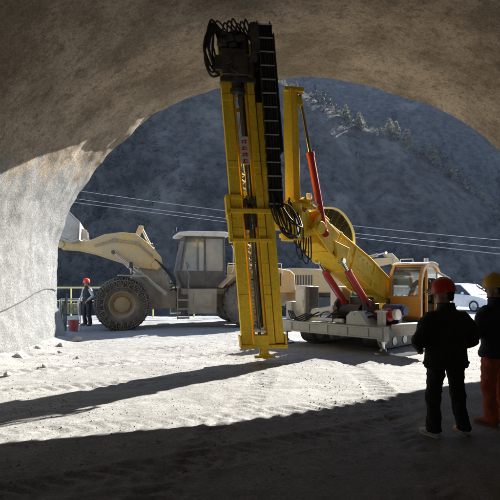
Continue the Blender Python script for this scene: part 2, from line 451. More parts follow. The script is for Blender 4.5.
SUN_AZ, SUN_EL = 41.5, 29.5
sd = Vector((sin(R(SUN_AZ)) * cos(R(SUN_EL)), cos(R(SUN_AZ)) * cos(R(SUN_EL)), sin(R(SUN_EL))))
sun = bpy.data.lights.new('sun', 'SUN'); sun.energy = 4.5; sun.angle = R(.53); sun.color = (1, .965, .91)
suno = bpy.data.objects.new('sun', sun); COL.objects.link(suno)
suno.rotation_euler = (-sd).to_track_quat('-Z', 'Y').to_euler(); suno.location = sd * 60

w = bpy.data.worlds.new('World'); scene.world = w; w.use_nodes = True
wn = w.node_tree
sky = wn.nodes.new('ShaderNodeTexSky'); sky.sky_type = 'NISHITA'; sky.sun_disc = False
sky.sun_elevation = R(SUN_EL); sky.sun_rotation = R(SUN_AZ); sky.altitude = 2500; sky.air_density = 1.0; sky.dust_density = .6; sky.ozone_density = 1.5
bg = wn.nodes['Background']; bg.inputs[1].default_value = .12
wn.links.new(sky.outputs[0], bg.inputs[0])
vs_ = scene.view_settings
vs_.view_transform = 'Standard'; vs_.look = 'None'; vs_.exposure = 1.9; vs_.gamma = 1; vs_.use_curve_mapping = False
scene.render.engine = 'CYCLES'
scene.cycles.max_bounces = 14; scene.cycles.diffuse_bounces = 10; scene.cycles.transparent_max_bounces = 12
scene.cycles.volume_bounces = 1
scene.cycles.use_denoising = True
scene.cycles.sample_clamp_indirect = 6

# ------------------------------------------------------------------ ground
def edge_y(X):
    return 23.6 + 8.5 * sstep(2.0, 7.0, X)

def track(X, Y, x0, y0, x1, y1, wid, lug):
    dx, dy = x1 - x0, y1 - y0; L = sqrt(dx * dx + dy * dy); dx /= L; dy /= L
    s = (X - x0) * dx + (Y - y0) * dy; t = -(X - x0) * dy + (Y - y0) * dx
    t = t + .25 * np.sin(s * .35) + .04 * vnoise(s * 1.3, t * 0, 5)
    band = sstep(wid / 2 + .07, wid / 2 - .03, np.abs(t)) * sstep(-.4, .4, s) * sstep(L + .4, L - .4, s)
    ch = np.sin((s + np.abs(t) * .8 + .10 * vnoise(s * 2.1, t * 3, 8)) * 2 * pi / lug) + .9 * vnoise(s * 7, t * 7, 15)
    patch = .15 + .85 * sstep(-.25, .15, fbm(X * .8, Y * .8, 3, 77))
    rim = np.exp(-((np.abs(t) - wid / 2 - .06) / .06) ** 2) * sstep(-.4, .4, s) * sstep(L + .4, L - .4, s)
    return patch * (band * (-.015 + .012 * np.clip(ch * 1.6, -1, 1)) + rim * .010)

def ground_h(X, Y):
    h = .06 * fbm(X * .28, Y * .28, 3, 3) + .024 * fbm(X * 1.7, Y * 1.7, 4, 9) + .013 * fbm(X * 6, Y * 6, 3, 21, .6)
    for a in ((-8, 8.0, 3, 14.2, .5, .26), (-8, 10.2, 1.0, 14.9, .5, .26), (-7, 7.2, 4, 11.2, .45, .22), (-5, 5.4, 5, 8.4, .5, .24),
              (-4, 15.8, 6, 9.6, .4, .2), (-2.5, 4.0, 6.5, 9.4, .45, .22), (-1, 3.4, .6, 12.5, .4, .22), (1.6, 3.2, 2.0, 11.0, .4, .22)):
        h = h + track(X, Y, *a)
    # low bank of fallen dust along the left wall foot
    h = h + (.16 + .22 * fbm(X * 1.4, Y * 1.4, 3, 31)) * np.exp(-((X + 6.0) / .75) ** 2) * (Y < 16)
    e = edge_y(X)
    h = h - np.clip(Y - e, 0, 60) * .75
    h = h - np.clip(np.abs(X) - 40, 0, 60) * .5
    return h

def spaced(lo, a, b, hi, fine, coarse):
    return np.concatenate([np.arange(lo, a, coarse), np.arange(a, b, fine), np.arange(b, hi + coarse, coarse)])
gx = spaced(-70, -7.2, 7.0, 70, .045, .9); gy = np.concatenate([np.arange(-23, 2.5, .8), np.arange(2.5, 16.5, .045), np.arange(16.5, 24, .12), np.arange(24, 52, .7)])
GX, GY = np.meshgrid(gx, gy, indexing='ij'); GZ = ground_h(GX, GY)
g = grid_mesh('ground', np.stack([GX, GY, GZ], -1).reshape(-1, 3), len(gx), len(gy), groundm)
tag(g, kind='structure')
def gz(x, y): return float(ground_h(np.array([float(x)]), np.array([float(y)]))[0])

# gravel and crumbs: uncountable
def pebble_field(name, n, xr, yr, smin, smax, m):
    base = np.array([(1, 0, 0), (-1, 0, 0), (0, 1, 0), (0, -1, 0), (0, 0, 1), (0, 0, -1)], float)
    fc = np.array([(0, 2, 4), (2, 1, 4), (1, 3, 4), (3, 0, 4), (2, 0, 5), (1, 2, 5), (3, 1, 5), (0, 3, 5)])
    px = RS.uniform(*xr, n); py = RS.uniform(*yr, n)
    keep = (fbm(px * .7, py * .7, 3, 44) + RS.uniform(-.4, .3, n)) > 0
    px, py = px[keep], py[keep]; n = len(px)
    s = smin + (smax - smin) * RS.uniform(0, 1, n) ** 4
    pz = ground_h(px, py) + s * .15
    V = base[None] * (s[:, None, None] * RS.uniform(.6, 1.3, (n, 6, 1))) * np.array([1, 1, .7])
    a = RS.uniform(0, 2 * pi, n); ca, sa = np.cos(a)[:, None], np.sin(a)[:, None]
    X = V[..., 0] * ca - V[..., 1] * sa; Y = V[..., 0] * sa + V[..., 1] * ca
    V = np.stack([X + px[:, None], Y + py[:, None], V[..., 2] + pz[:, None]], -1).reshape(-1, 3)
    Fc = (fc[None] + 6 * np.arange(n)[:, None, None]).reshape(-1, 3)
    return np_mesh(name, V, Fc, m)
tag(pebble_field('gravel', 24000, (-6.0, 8), (2.8, 17), .004, .020, stonem), kind='stuff')

# ------------------------------------------------------------------ tunnel lining
AX = 1.38; PY = 15.0
prof = [(-7.10, -.6), (-7.06, 0), (-7.12, 1.3), (-7.10, 2.67), (-6.9, 3.5), (-6.6, 4.15), (-6.0, 5.1), (-5.13, 6.0), (-3.95, 6.9), (-2.4, 7.5), (-1.1, 7.78), (0, 7.86),
        (1.1, 7.80), (2.4, 7.52), (3.95, 6.92), (5.02, 6.02), (5.85, 5.1), (6.8, 4.1), (7.6, 3.2), (8.2, 2.0), (8.4, .9), (8.4, 0), (8.4, -.6)]  # unseen right wall widened only to shift its shadow edge on the ground
def catmull(P, step):
    P = [Vector((p[0], p[1], 0)) for p in P]; out = []
    for i in range(len(P) - 1):
        p0 = P[max(i - 1, 0)]; p1 = P[i]; p2 = P[i + 1]; p3 = P[min(i + 2, len(P) - 1)]
        k = max(2, int((p2 - p1).length / step))
        for j in range(k):
            t = j / k
            out.append(.5 * ((2 * p1) + (p2 - p0) * t + (2 * p0 - 5 * p1 + 4 * p2 - p3) * t * t + (3 * p1 - p0 - 3 * p2 + p3) * t ** 3))
    out.append(P[-1]); return np.array([(q.x, q.y) for q in out])
pr = catmull(prof, .085)
tg = np.gradient(pr, axis=0); tg /= np.linalg.norm(tg, axis=1)[:, None]
nrm = np.stack([tg[:, 1], -tg[:, 0]], 1)          # into the tunnel
arc = np.concatenate([[0], np.cumsum(np.linalg.norm(np.diff(pr, axis=0), axis=1))])
ty = np.concatenate([np.arange(-24, 5, .6), np.arange(5, PY, .085), [PY]])
A, T = np.meshgrid(arc, ty, indexing='ij')
PX = pr[:, 0][:, None] + 0 * T; PZ = pr[:, 1][:, None] + 0 * T
NX = nrm[:, 0][:, None] + 0 * T; NZ = nrm[:, 1][:, None] + 0 * T
D = .15 * fbm(A * .33, T * .33, 3, 51) + .055 * fbm(A * 1.1, T * 1.1, 4, 52) + .032 * fbm(A * 3.2, T * 3.2, 3, 53, .6) + .02 * np.abs(fbm(A * 9, T * 9, 2, 54))
D = D + .012 * np.abs(np.sin(T * pi / 1.25 + .6 * fbm(A * .5, T * .5, 2, 57))) ** 6      # sprayed-over steel ribs
D = D * (1 + .0 * T)
ragY = T - np.where(T > 5, (T - 5) / 10, 0) * 1.1 * sstep(3.0, 6.0, PX) + np.where(T > PY - .01, .10 * fbm(A * 1.6, A * 0 + 3.3, 4, 61) + .05, 0)  # mouth set back at the right to let in more sun, ragged rim
# thicker plinth at the foot of the left wall
D = D + .16 * np.exp(-(np.clip(PZ - .1, 0, 9) / .55) ** 2) * (A < 6)
V = np.stack([AX + PX + NX * D, ragY, PZ + NZ * D], -1)
nu, nv = A.shape
inner = V.reshape(-1, 3)
idx = np.arange(nu * nv).reshape(nu, nv)
q1 = np.stack([idx[:-1, :-1], idx[1:, :-1], idx[1:, 1:], idx[:-1, 1:]], -1).reshape(-1, 4)
outer = np.stack([np.stack([AX + pr[:, 0] - nrm[:, 0] * .7, 0 * arc + yy, pr[:, 1] - nrm[:, 1] * .7], -1) for yy in (-24, PY + .03 - 1.1 * sstep(3.0, 6.0, pr[:, 0]))], 1)   # nu x 2 x 3
ob = nu * nv
oidx = ob + np.arange(nu * 2).reshape(nu, 2)
q2 = np.stack([oidx[:-1, 0], oidx[:-1, 1], oidx[1:, 1], oidx[1:, 0]], -1)
q3 = np.stack([idx[:-1, -1], idx[1:, -1], oidx[1:, 1], oidx[:-1, 1]], -1)      # ring at the mouth
# back wall, closing the heading far behind the camera
cb = ob + nu * 2
backc = np.array([[AX, -24, 2.5]])
t1 = np.stack([idx[:-1, 0], np.full(nu - 1, cb), idx[1:, 0], idx[1:, 0]], -1)
allv = np.concatenate([inner, outer.reshape(-1, 3), backc])
me = bpy.data.meshes.new('tunnel_lining')
fl = [tuple(int(i) for i in f) for f in np.concatenate([q1, q2, q3])] + [tuple(int(i) for i in f[:3]) for f in t1]
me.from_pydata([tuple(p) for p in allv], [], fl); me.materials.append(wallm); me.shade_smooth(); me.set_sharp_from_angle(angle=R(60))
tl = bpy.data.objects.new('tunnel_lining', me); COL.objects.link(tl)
tag(tl, 'arched tunnel lining of rough brown sprayed concrete, lower wall tinted pale for sunlight', 'tunnel')

def wall_x(z, y):
    """inner face of the left wall"""
    i = int(np.argmin(np.abs(pr[:nu // 2, 1] - z))); j = int(np.argmin(np.abs(ty - y)))
    return float(V[i, j, 0])
mb = MB()
pts = [(wall_x(z, y) + .02, y, z) for y, z in [(8.6, .75), (9.4, .86), (10.2, .95), (11.0, 1.02), (11.8, 1.12), (12.6, 1.26), (13.3, 1.42), (14.0, 1.52), (14.6, 1.50), (14.95, 1.44)]]
mb.tube(pts, .011, 6)
tag(mb.build('wall_cable', rubber), 'thin dark cable sagging along the pale left tunnel wall', 'cable')

# ------------------------------------------------------------------ hills
rid = [(-700, 30, 215), (-300, 30, 205), (-100, 40, 195), (100, 45, 185), (200, 55, 178), (250, 66, 174), (290, 86, 170), (325, 103, 166), (345, 119, 163), (370, 129, 160), (400, 141, 157), (430, 161, 152), (460, 186, 148), (497, 208, 143), (560, 240, 135), (700, 272, 120), (1000, 284, 110)]
rX = np.array([(x - 250) / F * Y for x, y, Y in rid]); rY = np.array([Y for x, y, Y in rid], float)
rZ = np.array([EYE + (HZ - y) / F * Y for x, y, Y in rid])
def hill_h(X, Y):
    ry = np.interp(X, rX, rY) + 9 * fbm(X * .02, X * 0, 3, 71); rz = np.interp(X, rX, rZ)
    fr = 85.0
    t = (ry - Y)
    slope = np.maximum(1.25, (rz + 42) / fr)
    crest = np.sqrt(np.maximum(t, 0) ** 2 + 4.5 ** 2) - 4.5
    front = rz - crest * slope
    back = rz - np.maximum(-t, 0) * .55
    spur = np.where(t > 0, front, back)
    gul = 13 * np.abs(fbm(X * .03, Y * .012, 4, 73)) + 4.5 * fbm(X * .10, Y * .07, 4, 74, .6)
    spur = spur - gul * sstep(0, 30, t) + 1.6 * fbm(X * .12, Y * .12, 3, 75)
    far_c = 345 + 20 * fbm(X * .006, X * 0, 3, 81)
    fz = 190 + 26 * fbm(X * .008, X * 0 + 4, 3, 82)
    far = fz - np.abs(far_c - Y) * 1.32 - 18 * np.abs(fbm(X * .016, Y * .010, 4, 83)) + 3 * fbm(X * .07, Y * .07, 3, 84)
    val = -40 + 3 * fbm(X * .03, Y * .03, 3, 91) + 0 * X
    near = -8 - (Y - 35) * .65
    return np.maximum(np.maximum(spur, far), np.maximum(val, np.minimum(near, 0) - .6))
hx = np.concatenate([np.arange(-420, -110, 5.0), np.arange(-110, 110, 1.25), np.arange(110, 420, 5.0)]); hy = np.concatenate([np.arange(30, 80, 4.0), np.arange(80, 190, 1.2), np.arange(190, 380, 3.0)])
HX, HY = np.meshgrid(hx, hy, indexing='ij'); HH = hill_h(HX, HY)
tag(grid_mesh('hills', np.stack([HX, HY, HH], -1).reshape(-1, 3), len(hx), len(hy), hillm), kind='structure')

# scrub and small conifers all over the slopes: one object
def tree_verts(n_t, h, r, rs, narrow=.9, leaf=.10):
    """n_t leaf triangles through a conical crown"""
    u = rs.uniform(0, 1, n_t) ** .75; z = .12 + .88 * (1 - u); rad = r * (1.02 - z) ** narrow * rs.uniform(.35, 1.1, n_t)
    a = rs.uniform(0, 2 * pi, n_t)
    c = np.stack([np.cos(a) * rad, np.sin(a) * rad, z * h], -1)
    s = (h * leaf) * rs.uniform(.5, 1.3, n_t) * (1.15 - .6 * z)
    d = rs.normal(size=(n_t, 3, 3)) * s[:, None, None] * np.array([.8, .8, .55])
    return (c[:, None] + d).reshape(-1, 3)
def wood(name, n, fn, m_, h0, h1, nt_, rr=.36):
    k = n // 4
    px_ = np.concatenate([RS.uniform(-135, 110, n - k), RS.uniform(-20, 250, k)])
    py_ = np.concatenate([np.interp(px_[:n - k], rX, rY) + 4 - RS.uniform(0, 84, n - k), RS.uniform(215, 350, k)]); pz_ = hill_h(px_, py_)
    ok = (np.abs(px_ / py_) < .85) & (pz_ > -37) & fn(px_, py_, pz_)
    px_, py_, pz_ = px_[ok], py_[ok], pz_[ok]; n = len(px_)
    pro = [tree_verts(nt_, 1, rr, np.random.RandomState(k), .8, .072 if nt_ > 30 else .10) for k in range(24)]
    hs = (h0 + (h1 - h0) * RS.uniform(0, 1, n) ** 2) * np.where(py_ > 205, 1.5, 1)
    W = np.stack([pro[i % 24] * hs[i] * np.array([1.1, 1.1, 1]) + np.array([px_[i], py_[i], pz_[i] - .3]) for i in range(n)]).reshape(-1, 3)
    tag(np_mesh(name, W, np.arange(len(W)).reshape(-1, 3), m_), kind='stuff')
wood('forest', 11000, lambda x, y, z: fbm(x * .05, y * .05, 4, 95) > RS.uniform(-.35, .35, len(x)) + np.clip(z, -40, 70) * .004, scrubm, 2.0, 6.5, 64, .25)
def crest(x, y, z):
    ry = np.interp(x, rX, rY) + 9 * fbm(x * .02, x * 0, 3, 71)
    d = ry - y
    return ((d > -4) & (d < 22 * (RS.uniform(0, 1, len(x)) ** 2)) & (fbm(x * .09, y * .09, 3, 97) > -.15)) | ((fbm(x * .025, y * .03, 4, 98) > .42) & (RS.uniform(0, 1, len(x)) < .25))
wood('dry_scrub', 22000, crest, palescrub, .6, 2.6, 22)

# trees that stand out along the ridge
def ridge_tree(x, y, h, kind, label):
    X = x; Y = y; z = float(hill_h(np.array([X]), np.array([Y]))[0]) - .5
    t = thing('conifer_tree' if kind else 'ridge_bush', label, 'tree' if kind else 'bush', (X, Y, z), random.uniform(0, 6), 'trees along the sunlit ridge' if kind else 'bushes along the sunlit ridge')
    rs = np.random.RandomState(random.randint(0, 9999))
    v = tree_verts(340 if kind else 200, h, h * (.27 if kind else .55), rs, .85 if kind else .5)
    if not kind: v[:, 2] *= .8
    o = np_mesh('crown', v, np.arange(len(v)).reshape(-1, 3), conifer); o.parent = t
    m_ = MB(); m_.tube([(0, 0, -.6), (.05, 0, h * .4), (0, .04, h * .93)], [h * .025, h * .018, h * .004], 6)
    for k in range(9):
        a = k * 2.4; zz = h * (.2 + .07 * k); L = h * .2 * (1 - k / 11)
        m_.tube([(0, 0, zz), (cos(a) * L, sin(a) * L, zz + .05 * h)], [h * .008, h * .003], 4)
    m_.build('trunk', barkm, t)
for i, px in enumerate([256, 262, 268, 275, 283, 291, 296, 300, 311, 322, 331, 338, 345, 350, 358, 364, 371, 377, 383, 391, 397, 404, 409, 416, 423, 429, 434, 441, 449, 456, 463, 470, 477, 484, 491, 497, 508, 520]):
    Yr = float(np.interp(px, [r[0] for r in rid], [r[2] for r in rid]))
    X = (px - 250) / F * Yr
    Yr2 = float(np.interp(X, rX, rY)) + 9 * float(fbm(np.array([X * .02]), np.array([0.0]), 3, 71)[0]) - random.uniform(-.5, 4.0)
    big = px in (345, 358, 391, 397, 409, 429, 434, 449)
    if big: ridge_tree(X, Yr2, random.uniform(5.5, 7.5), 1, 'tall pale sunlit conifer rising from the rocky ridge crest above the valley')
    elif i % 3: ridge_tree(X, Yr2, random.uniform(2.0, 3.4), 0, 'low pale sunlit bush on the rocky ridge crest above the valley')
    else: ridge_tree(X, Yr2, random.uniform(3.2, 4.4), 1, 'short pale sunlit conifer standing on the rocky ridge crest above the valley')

# ------------------------------------------------------------------ power lines across the valley
wires = [((80, 191), (235, 212), (500, 240), 'topmost'), ((78, 199), (235, 219.5), (500, 248), 'middle'), ((79, 203), (235, 223), (500, 254), 'lowest')]
for a, b, c, which in wires:
    pts = []
    for k in range(41):
        x = -420 + k * 40
        # parabola through the three seen points
        L = lambda x_, p, q, r: ((x_ - q[0]) * (x_ - r[0])) / ((p[0] - q[0]) * (p[0] - r[0])) * p[1]
        y = L(x, a, b, c) + L(x, b, a, c) + L(x, c, a, b)
        pts.append(at(x, y, 44))
    mb = MB(); mb.tube(pts, .020, 5)
    tag(mb.build('power_line', galv), which + ' of the pale power lines strung across the valley', 'power line', 'power lines across the valley')

# ------------------------------------------------------------------ shared machine pieces
def cylinder_ram(parent, p0, p1, r, split, body=red, rodm=chrome, name='hydraulic_cylinder', eye=True):
    """barrel from p0 over the share split of the way, chromed rod from there to p1"""
    p0 = Vector(p0); p1 = Vector(p1); d = (p1 - p0); q = p0 + d * split; u = d.normalized()
    side = u.cross(Vector((0, 0, 1))).normalized()
    m_ = MB(); m_.cyl(p0, q, r, seg=18); m_.cyl(q - u * .09, q + u * .015, r * 1.16, seg=18); m_.cyl(p0 - u * .01, p0 + u * .07, r * 1.12, seg=18)
    m_.cyl(p0 - side * r * 1.1, p0 + side * r * 1.1, r * .95, seg=14)
    o = m_.build(name, body, parent, .004)
    m_ = MB(); m_.cyl(q - u * .05, p1, r * .52, seg=14); m_.cyl(p1 - side * r, p1 + side * r, r * .85, seg=14)
    m_.build('piston_rod', rodm, o)
    m_ = MB(); off = side * r * 1.12
    m_.tube([p0 + u * .12 + off, p0 + u * .12 + off * 1.5, q - u * .2 + off * 1.5, q - u * .06 + off], .012, 6)
    m_.build('oil_pipe', dark, o)
    return o

def hose(parent, pts, r=.016, m=rubber, name='hose', n=10):
    P = [Vector(p) for p in pts]; out = []
    for i in range(len(P) - 1):
        p0 = P[max(i - 1, 0)]; p1 = P[i]; p2 = P[i + 1]; p3 = P[min(i + 2, len(P) - 1)]
        for j in range(n):
            t = j / n
            out.append(.5 * ((2 * p1) + (p2 - p0) * t + (2 * p0 - 5 * p1 + 4 * p2 - p3) * t * t + (3 * p1 - p0 - 3 * p2 + p3) * t ** 3))
    out.append(P[-1])
    m_ = MB(); m_.tube(out, r, 7)
    return m_.build(name, m, parent)

def drag_chain(parent, pts, wid, thick, wdir, name='cable_chain', link=black, edge=galv, pitch=.13):
    """energy chain: side plates, cross bars and the cables lying in it, along pts; wdir is its width direction"""
    P = [Vector(p) for p in pts]; wd = Vector(wdir).normalized()
    seglen = [(P[i + 1] - P[i]).length for i in range(len(P) - 1)]; tot = sum(seglen)
    def pos(s):
        for i, l in enumerate(seglen):
            if s <= l or i == len(seglen) - 1:
                return P[i] + (P[i + 1] - P[i]) * (s / l), (P[i + 1] - P[i]).normalized()
            s -= l
    a = MB(); b = []; k = 0; n = int(tot / pitch)
    for k in range(n):
        p, d = pos((k + .5) * tot / n); nn = d.cross(wd).normalized()
        for sgn in (-1, 1):
            a.beam(p - d * pitch * .56 + wd * sgn * (wid / 2 - .01 * (k % 2)), p + d * pitch * .56 + wd * sgn * (wid / 2 - .01 * (k % 2)), .018, thick, up=nn)
        if k % 2 == 0:
            b.append((p, nn))
        a.beam(p - d * pitch * .52 + nn * thick * .30, p + d * pitch * .52 + nn * thick * .30, wid, .012, up=nn)
    o = a.build(name, link, parent)
    for p, nn in b:
        m_ = MB(); m_.beam(p - wd * wid / 2 - nn * thick * .52, p + wd * wid / 2 - nn * thick * .52, .026, .018, up=nn); m_.build('cross_bar', edge, o)
    m_ = MB()
    for j in range(4):
        off = wd * (j - 1.5) * wid * .22
        m_.tube([pos(min(tot - 1e-4, k2 * tot / 40))[0] + off for k2 in range(41)], thick * .28, 6)
    m_.build('enclosed_cable', rubber, o)
    return o

def wheel(parent, c, r, wid, rim_r, axis=(0, 1, 0), lugs=22, chain=False, tm=tyrem, rm=rimm, lugh=.035):
    ax = Vector(axis).normalized(); c = Vector(c); h = wid / 2
    m_ = MB()
    pf = [(rim_r, -h * .82), (rim_r + .03, -h * .95), (rim_r + (r - rim_r) * .5, -h * 1.0), (r * .93, -h * .93), (r - .01, -h * .70), (r, 0), (r - .01, h * .70), (r * .93, h * .93), (rim_r + (r - rim_r) * .5, h * 1.0), (rim_r + .03, h * .95), (rim_r, h * .82), (rim_r * .98, 0), (rim_r, -h * .82)]
    m_.lathe(pf, c, ax, 48)
    u = Vector((0, 0, 1)) if abs(ax.z) < .9 else Vector((1, 0, 0)); a = ax.cross(u).normalized(); b = ax.cross(a)
    for k in range(lugs):
        t0 = 2 * pi * k / lugs
        for sg in (-1, 1):
            t = t0 + (pi / lugs if sg > 0 else 0)
            e = a * cos(t) + b * sin(t); t2 = t + .55 * 2 * pi / lugs; e2 = a * cos(t2) + b * sin(t2)
            m_.beam(c + e * (r + .005) + ax * sg * h * .06, c + e2 * (r - .015) + ax * sg * h * .92, r * .10, lugh * 2, up=e)
            m_.beam(c + e2 * (r - .02) + ax * sg * h * .90, c + e2 * (r * .86) + ax * sg * h * 1.0, r * .09, lugh * 1.4, up=ax)
    o = m_.build('wheel', tm, parent)
    for sg in (1,):
        m_ = MB()
        m_.lathe([(rim_r, -h * .8), (rim_r * 1.03, h * .80), (rim_r * 1.05, h * .90), (rim_r * .97, h * .92), (rim_r * .90, h * .62), (rim_r * .80, h * .50), (rim_r * .62, h * .46), (rim_r * .60, h * .72), (rim_r * .45, h * .80), (rim_r * .20, h * .88), (.001, h * .88)], c, ax, 40)
        for k in range(12):
            t = 2 * pi * k / 12; e = a * cos(t) + b * sin(t)
            m_.cyl(c + e * rim_r * .70 + ax * h * .48, c + e * rim_r * .70 + ax * h * .56, rim_r * .045, seg=8)
        m_.lathe([(rim_r * 1.0, -h * .85), (rim_r * .5, -h * .5), (.001, -h * .5)], c, ax, 24)
        m_.build('rim', rm, o)
    if chain:
        m_ = MB(); n = 20; R1 = r + .045
        def pt(t, yy):   # over the tyre section, yy from -1 to 1
            yyc = max(-1, min(1, yy)); rr = R1 if abs(yyc) < .62 else R1 - (abs(yyc) - .62) / .38 * (R1 - r * .70)
            return c + (a * cos(t) + b * sin(t)) * rr + ax * h * 1.08 * max(-1, min(1, yyc * 1.45))
        ys = np.linspace(-1, 1, 15)
        for k in range(n):
            for sg in (-1, 1):
                m_.tube([pt(2 * pi * (k + sg * 1.0 * yy) / n, yy) for yy in ys], .021, 5)
        for yy in (-1, -.72, -.36, 0, .36, .72, 1):
            q = [pt(2 * pi * k / 60, yy) for k in range(61)]
            m_.tube(q, .020, 5)
        for k in range(n):           # wear links
            for yy in (-.82, -.5, -.18, .18, .5, .82):
                p = pt(2 * pi * (k + (.5 if yy in (-.5, .18, .82) else 0)) / n, yy)
                m_.ball(p, .042, 6)
        m_.build('tyre_chain', chainm, o)
    return o

# ------------------------------------------------------------------ wheel loader
FV = Vector((-.965, -.262, 0)).normalized()
LC = Vector((-2.79, 19.10, 0))
ld = thing('wheel_loader', 'dust covered yellow wheel loader with raised arms and chained front tyres', 'loader', LC, atan2(FV.y, FV.x))
for x, y, ch in ((2.05, 1.15, True), (2.05, -1.15, True), (-2.45, 1.15, False), (-2.45, -1.15, False)):
    wheel(ld, (x, y, .90), .87, .70, .44, (0, 1 if y > 0 else -1, 0), 20, ch)
m_ = MB(); m_.span((-4.2, -.5, .72), (-.35, .5, 1.28)); m_.span((-2.75, -.95, .72), (-2.15, .95, 1.06)); m_.box((-.2, 0, 1.0), (.5, .5, .9)); m_.span((-1.9, -.85, 1.2), (-.1, .85, 1.42))
m_.build('rear_frame', mudgrey, ld, .02)
m_ = MB(); m_.prism([(.1, .7), (2.9, .6), (3.05, .9), (2.6, 1.25), (1.9, 1.6), (1.3, 2.35), (.75, 2.45), (.35, 1.6), (.1, 1.3)], -.62, -.54); m_.prism([(.1, .7), (2.9, .6), (3.05, .9), (2.6, 1.25), (1.9, 1.6), (1.3, 2.35), (.75, 2.45), (.35, 1.6), (.1, 1.3)], .54, .62)
m_.span((.2, -.54, .7), (2.8, .54, .95)); m_.span((.3, -.54, 1.3), (.42, .54, 1.9)); m_.span((1.78, -.85, .74), (2.32, .85, 1.08)); m_.cyl((.85, -.7, 2.28), (.85, .7, 2.28), .1)
m_.build('front_frame', mudgrey, ld, .015)
armp = [(.62, 2.30), (.66, 2.58), (1.05, 3.02), (1.55, 3.40), (2.05, 3.45), (2.65, 3.36), (3.17, 3.12), (4.12, 3.10), (4.25, 2.98), (4.15, 2.86), (3.6, 2.83), (3.0, 2.70), (2.28, 2.46), (1.36, 2.18), (.80, 2.10)]
for sy in (1, -1):
    m_ = MB(); m_.prism(armp, sy * .66, sy * .78); m_.cyl((.85, sy * .60, 2.28), (.85, sy * .84, 2.28), .15); m_.cyl((4.1, sy * .60, 2.98), (4.1, sy * .84, 2.98), .12)
    m_.cyl((2.35, sy * .6, 2.72), (2.35, sy * .84, 2.72), .10)
    m_.build('lift_arm', loaderarm, ld, .02)
for sy in (1, -1):
    m_ = MB(); yy = sy * .80
    m_.tube([(.95, yy, 2.62), (1.5, yy, 3.1), (2.3, yy, 3.2), (3.0, yy, 2.98)], .016, 6); m_.tube([(.95, yy, 2.54), (1.5, yy, 3.02), (2.3, yy, 3.12), (3.0, yy, 2.92)], .016, 6)
    for x, z in ((1.5, 3.06), (2.3, 3.16)): m_.box((x, yy, z), (.10, .035, .16))
    m_.build('arm_pipe', mudgrey, ld, .003)
m_ = MB(); m_.cyl((3.1, -.66, 2.92), (3.1, .66, 2.92), .14); m_.span((2.95, -.66, 2.82), (3.25, .66, 3.02)); m_.build('cross_tube', loaderarm, ld, .02)
m_ = MB()
for sy in (-.14, .14):
    m_.prism([(1.25, 3.72), (1.42, 3.78), (1.62, 3.30), (1.95, 2.85), (1.85, 2.72), (1.62, 2.80), (1.42, 3.25)], sy - .03, sy + .03)
m_.cyl((1.34, -.2, 3.7), (1.34, .2, 3.7), .07); m_.cyl((1.6, -.66, 3.12), (1.6, .66, 3.12), .08)
m_.build('tilt_lever', loaderarm, ld, .01)
cylinder_ram(ld, (.62, 0, 2.30), (1.34, 0, 3.7), .10, .55, mudgrey, name='tilt_cylinder')
cylinder_ram(ld, (1.92, 0, 2.80), (3.42, 0, 3.22), .05, .85, mudgrey, name='tilt_link')
for sy in (1, -1): cylinder_ram(ld, (.55, sy * .92, 1.25), (2.35, sy * .92, 2.72), .09, .52, mudgrey, name='lift_cylinder')
# bucket, rolled back
cs = [(3.95, 2.55), (3.92, 3.35), (4.40, 4.02), (4.46, 3.98), (4.00, 3.32), (4.02, 2.64), (4.20, 2.50), (5.35, 3.05), (5.38, 2.98), (4.22, 2.40), (4.06, 2.44)]
m_ = MB(); m_.prism(cs, -1.45, 1.45)
for sy in (-1.45, 1.41): m_.prism([(3.95, 2.58), (3.94, 3.35), (4.42, 4.0), (4.62, 3.45), (5.35, 3.03), (4.22, 2.45)], sy, sy + .04)
for sy in (.5, -.5): m_.prism([(3.97, 2.6), (3.97, 3.2), (3.75, 3.1), (3.72, 2.7)], sy - .04, sy + .04)
bk = m_.build('bucket', mat('dust_caked_bucket_steel', (.30, .28, .25), .7, dirt=(.48, .46, .42), amount=.7, scale=1.8, dust=.7), ld, .008); bk.location = (-.5, 0, 1.28); bk.scale = (1, 1, .72)
m_ = MB()
for k in range(8): m_.beam((5.25, -1.3 + k * .371, 2.99), (5.62, -1.3 + k * .371, 3.20), .12, .07, .08, .03)
m_.build('bucket_tooth', steel, bk, .006)
m_ = MB()
for k in range(60): m_.ball((random.uniform(4.1, 5.0), random.uniform(-1.3, 1.3), random.uniform(2.75, 3.35)), random.uniform(.10, .24), 7, (random.random() * 3, random.random() * 3, 0))
m_.build('rock_load', stonem, bk, smooth=20)
# cab
m_ = MB()
cabp = [(-2.1, 1.45), (-.25, 1.45), (.05, 2.1), (-.25, 3.36), (-2.05, 3.36)]
pil = [((-2.06, 1.45), (-2.02, 3.36)), ((-1.15, 1.45), (-1.15, 3.36)), ((-.02, 2.05), (-.28, 3.36))]
for sy in (-.76, .76):
    for a, b_ in pil: m_.beam((a[0], sy, a[1]), (b_[0], sy, b_[1]), .09, .09)
    m_.prism([(-2.1, 1.45), (-.25, 1.45), (.04, 2.08), (-2.1, 2.08)], sy - .03, sy + .03)
    m_.beam((-2.06, sy, 3.32), (-.26, sy, 3.32), .09, .10)
m_.span((-2.1, -.76, 1.45), (-2.04, .76, 2.3)); m_.prism([(-.28, 1.45), (-.22, 1.45), (.07, 2.08), (.01, 2.08)], -.76, .76); m_.span((-2.1, -.76, 1.42), (-.22, .76, 1.5))
m_.beam((-2.04, -.76, 3.32), (-2.04, .76, 3.32), .09, .1); m_.beam((-.27, -.76, 3.32), (-.27, .76, 3.32), .09, .1)
cab = m_.build('cab', cabgrey, ld, .012); cab.scale = (.82, 1, 1)
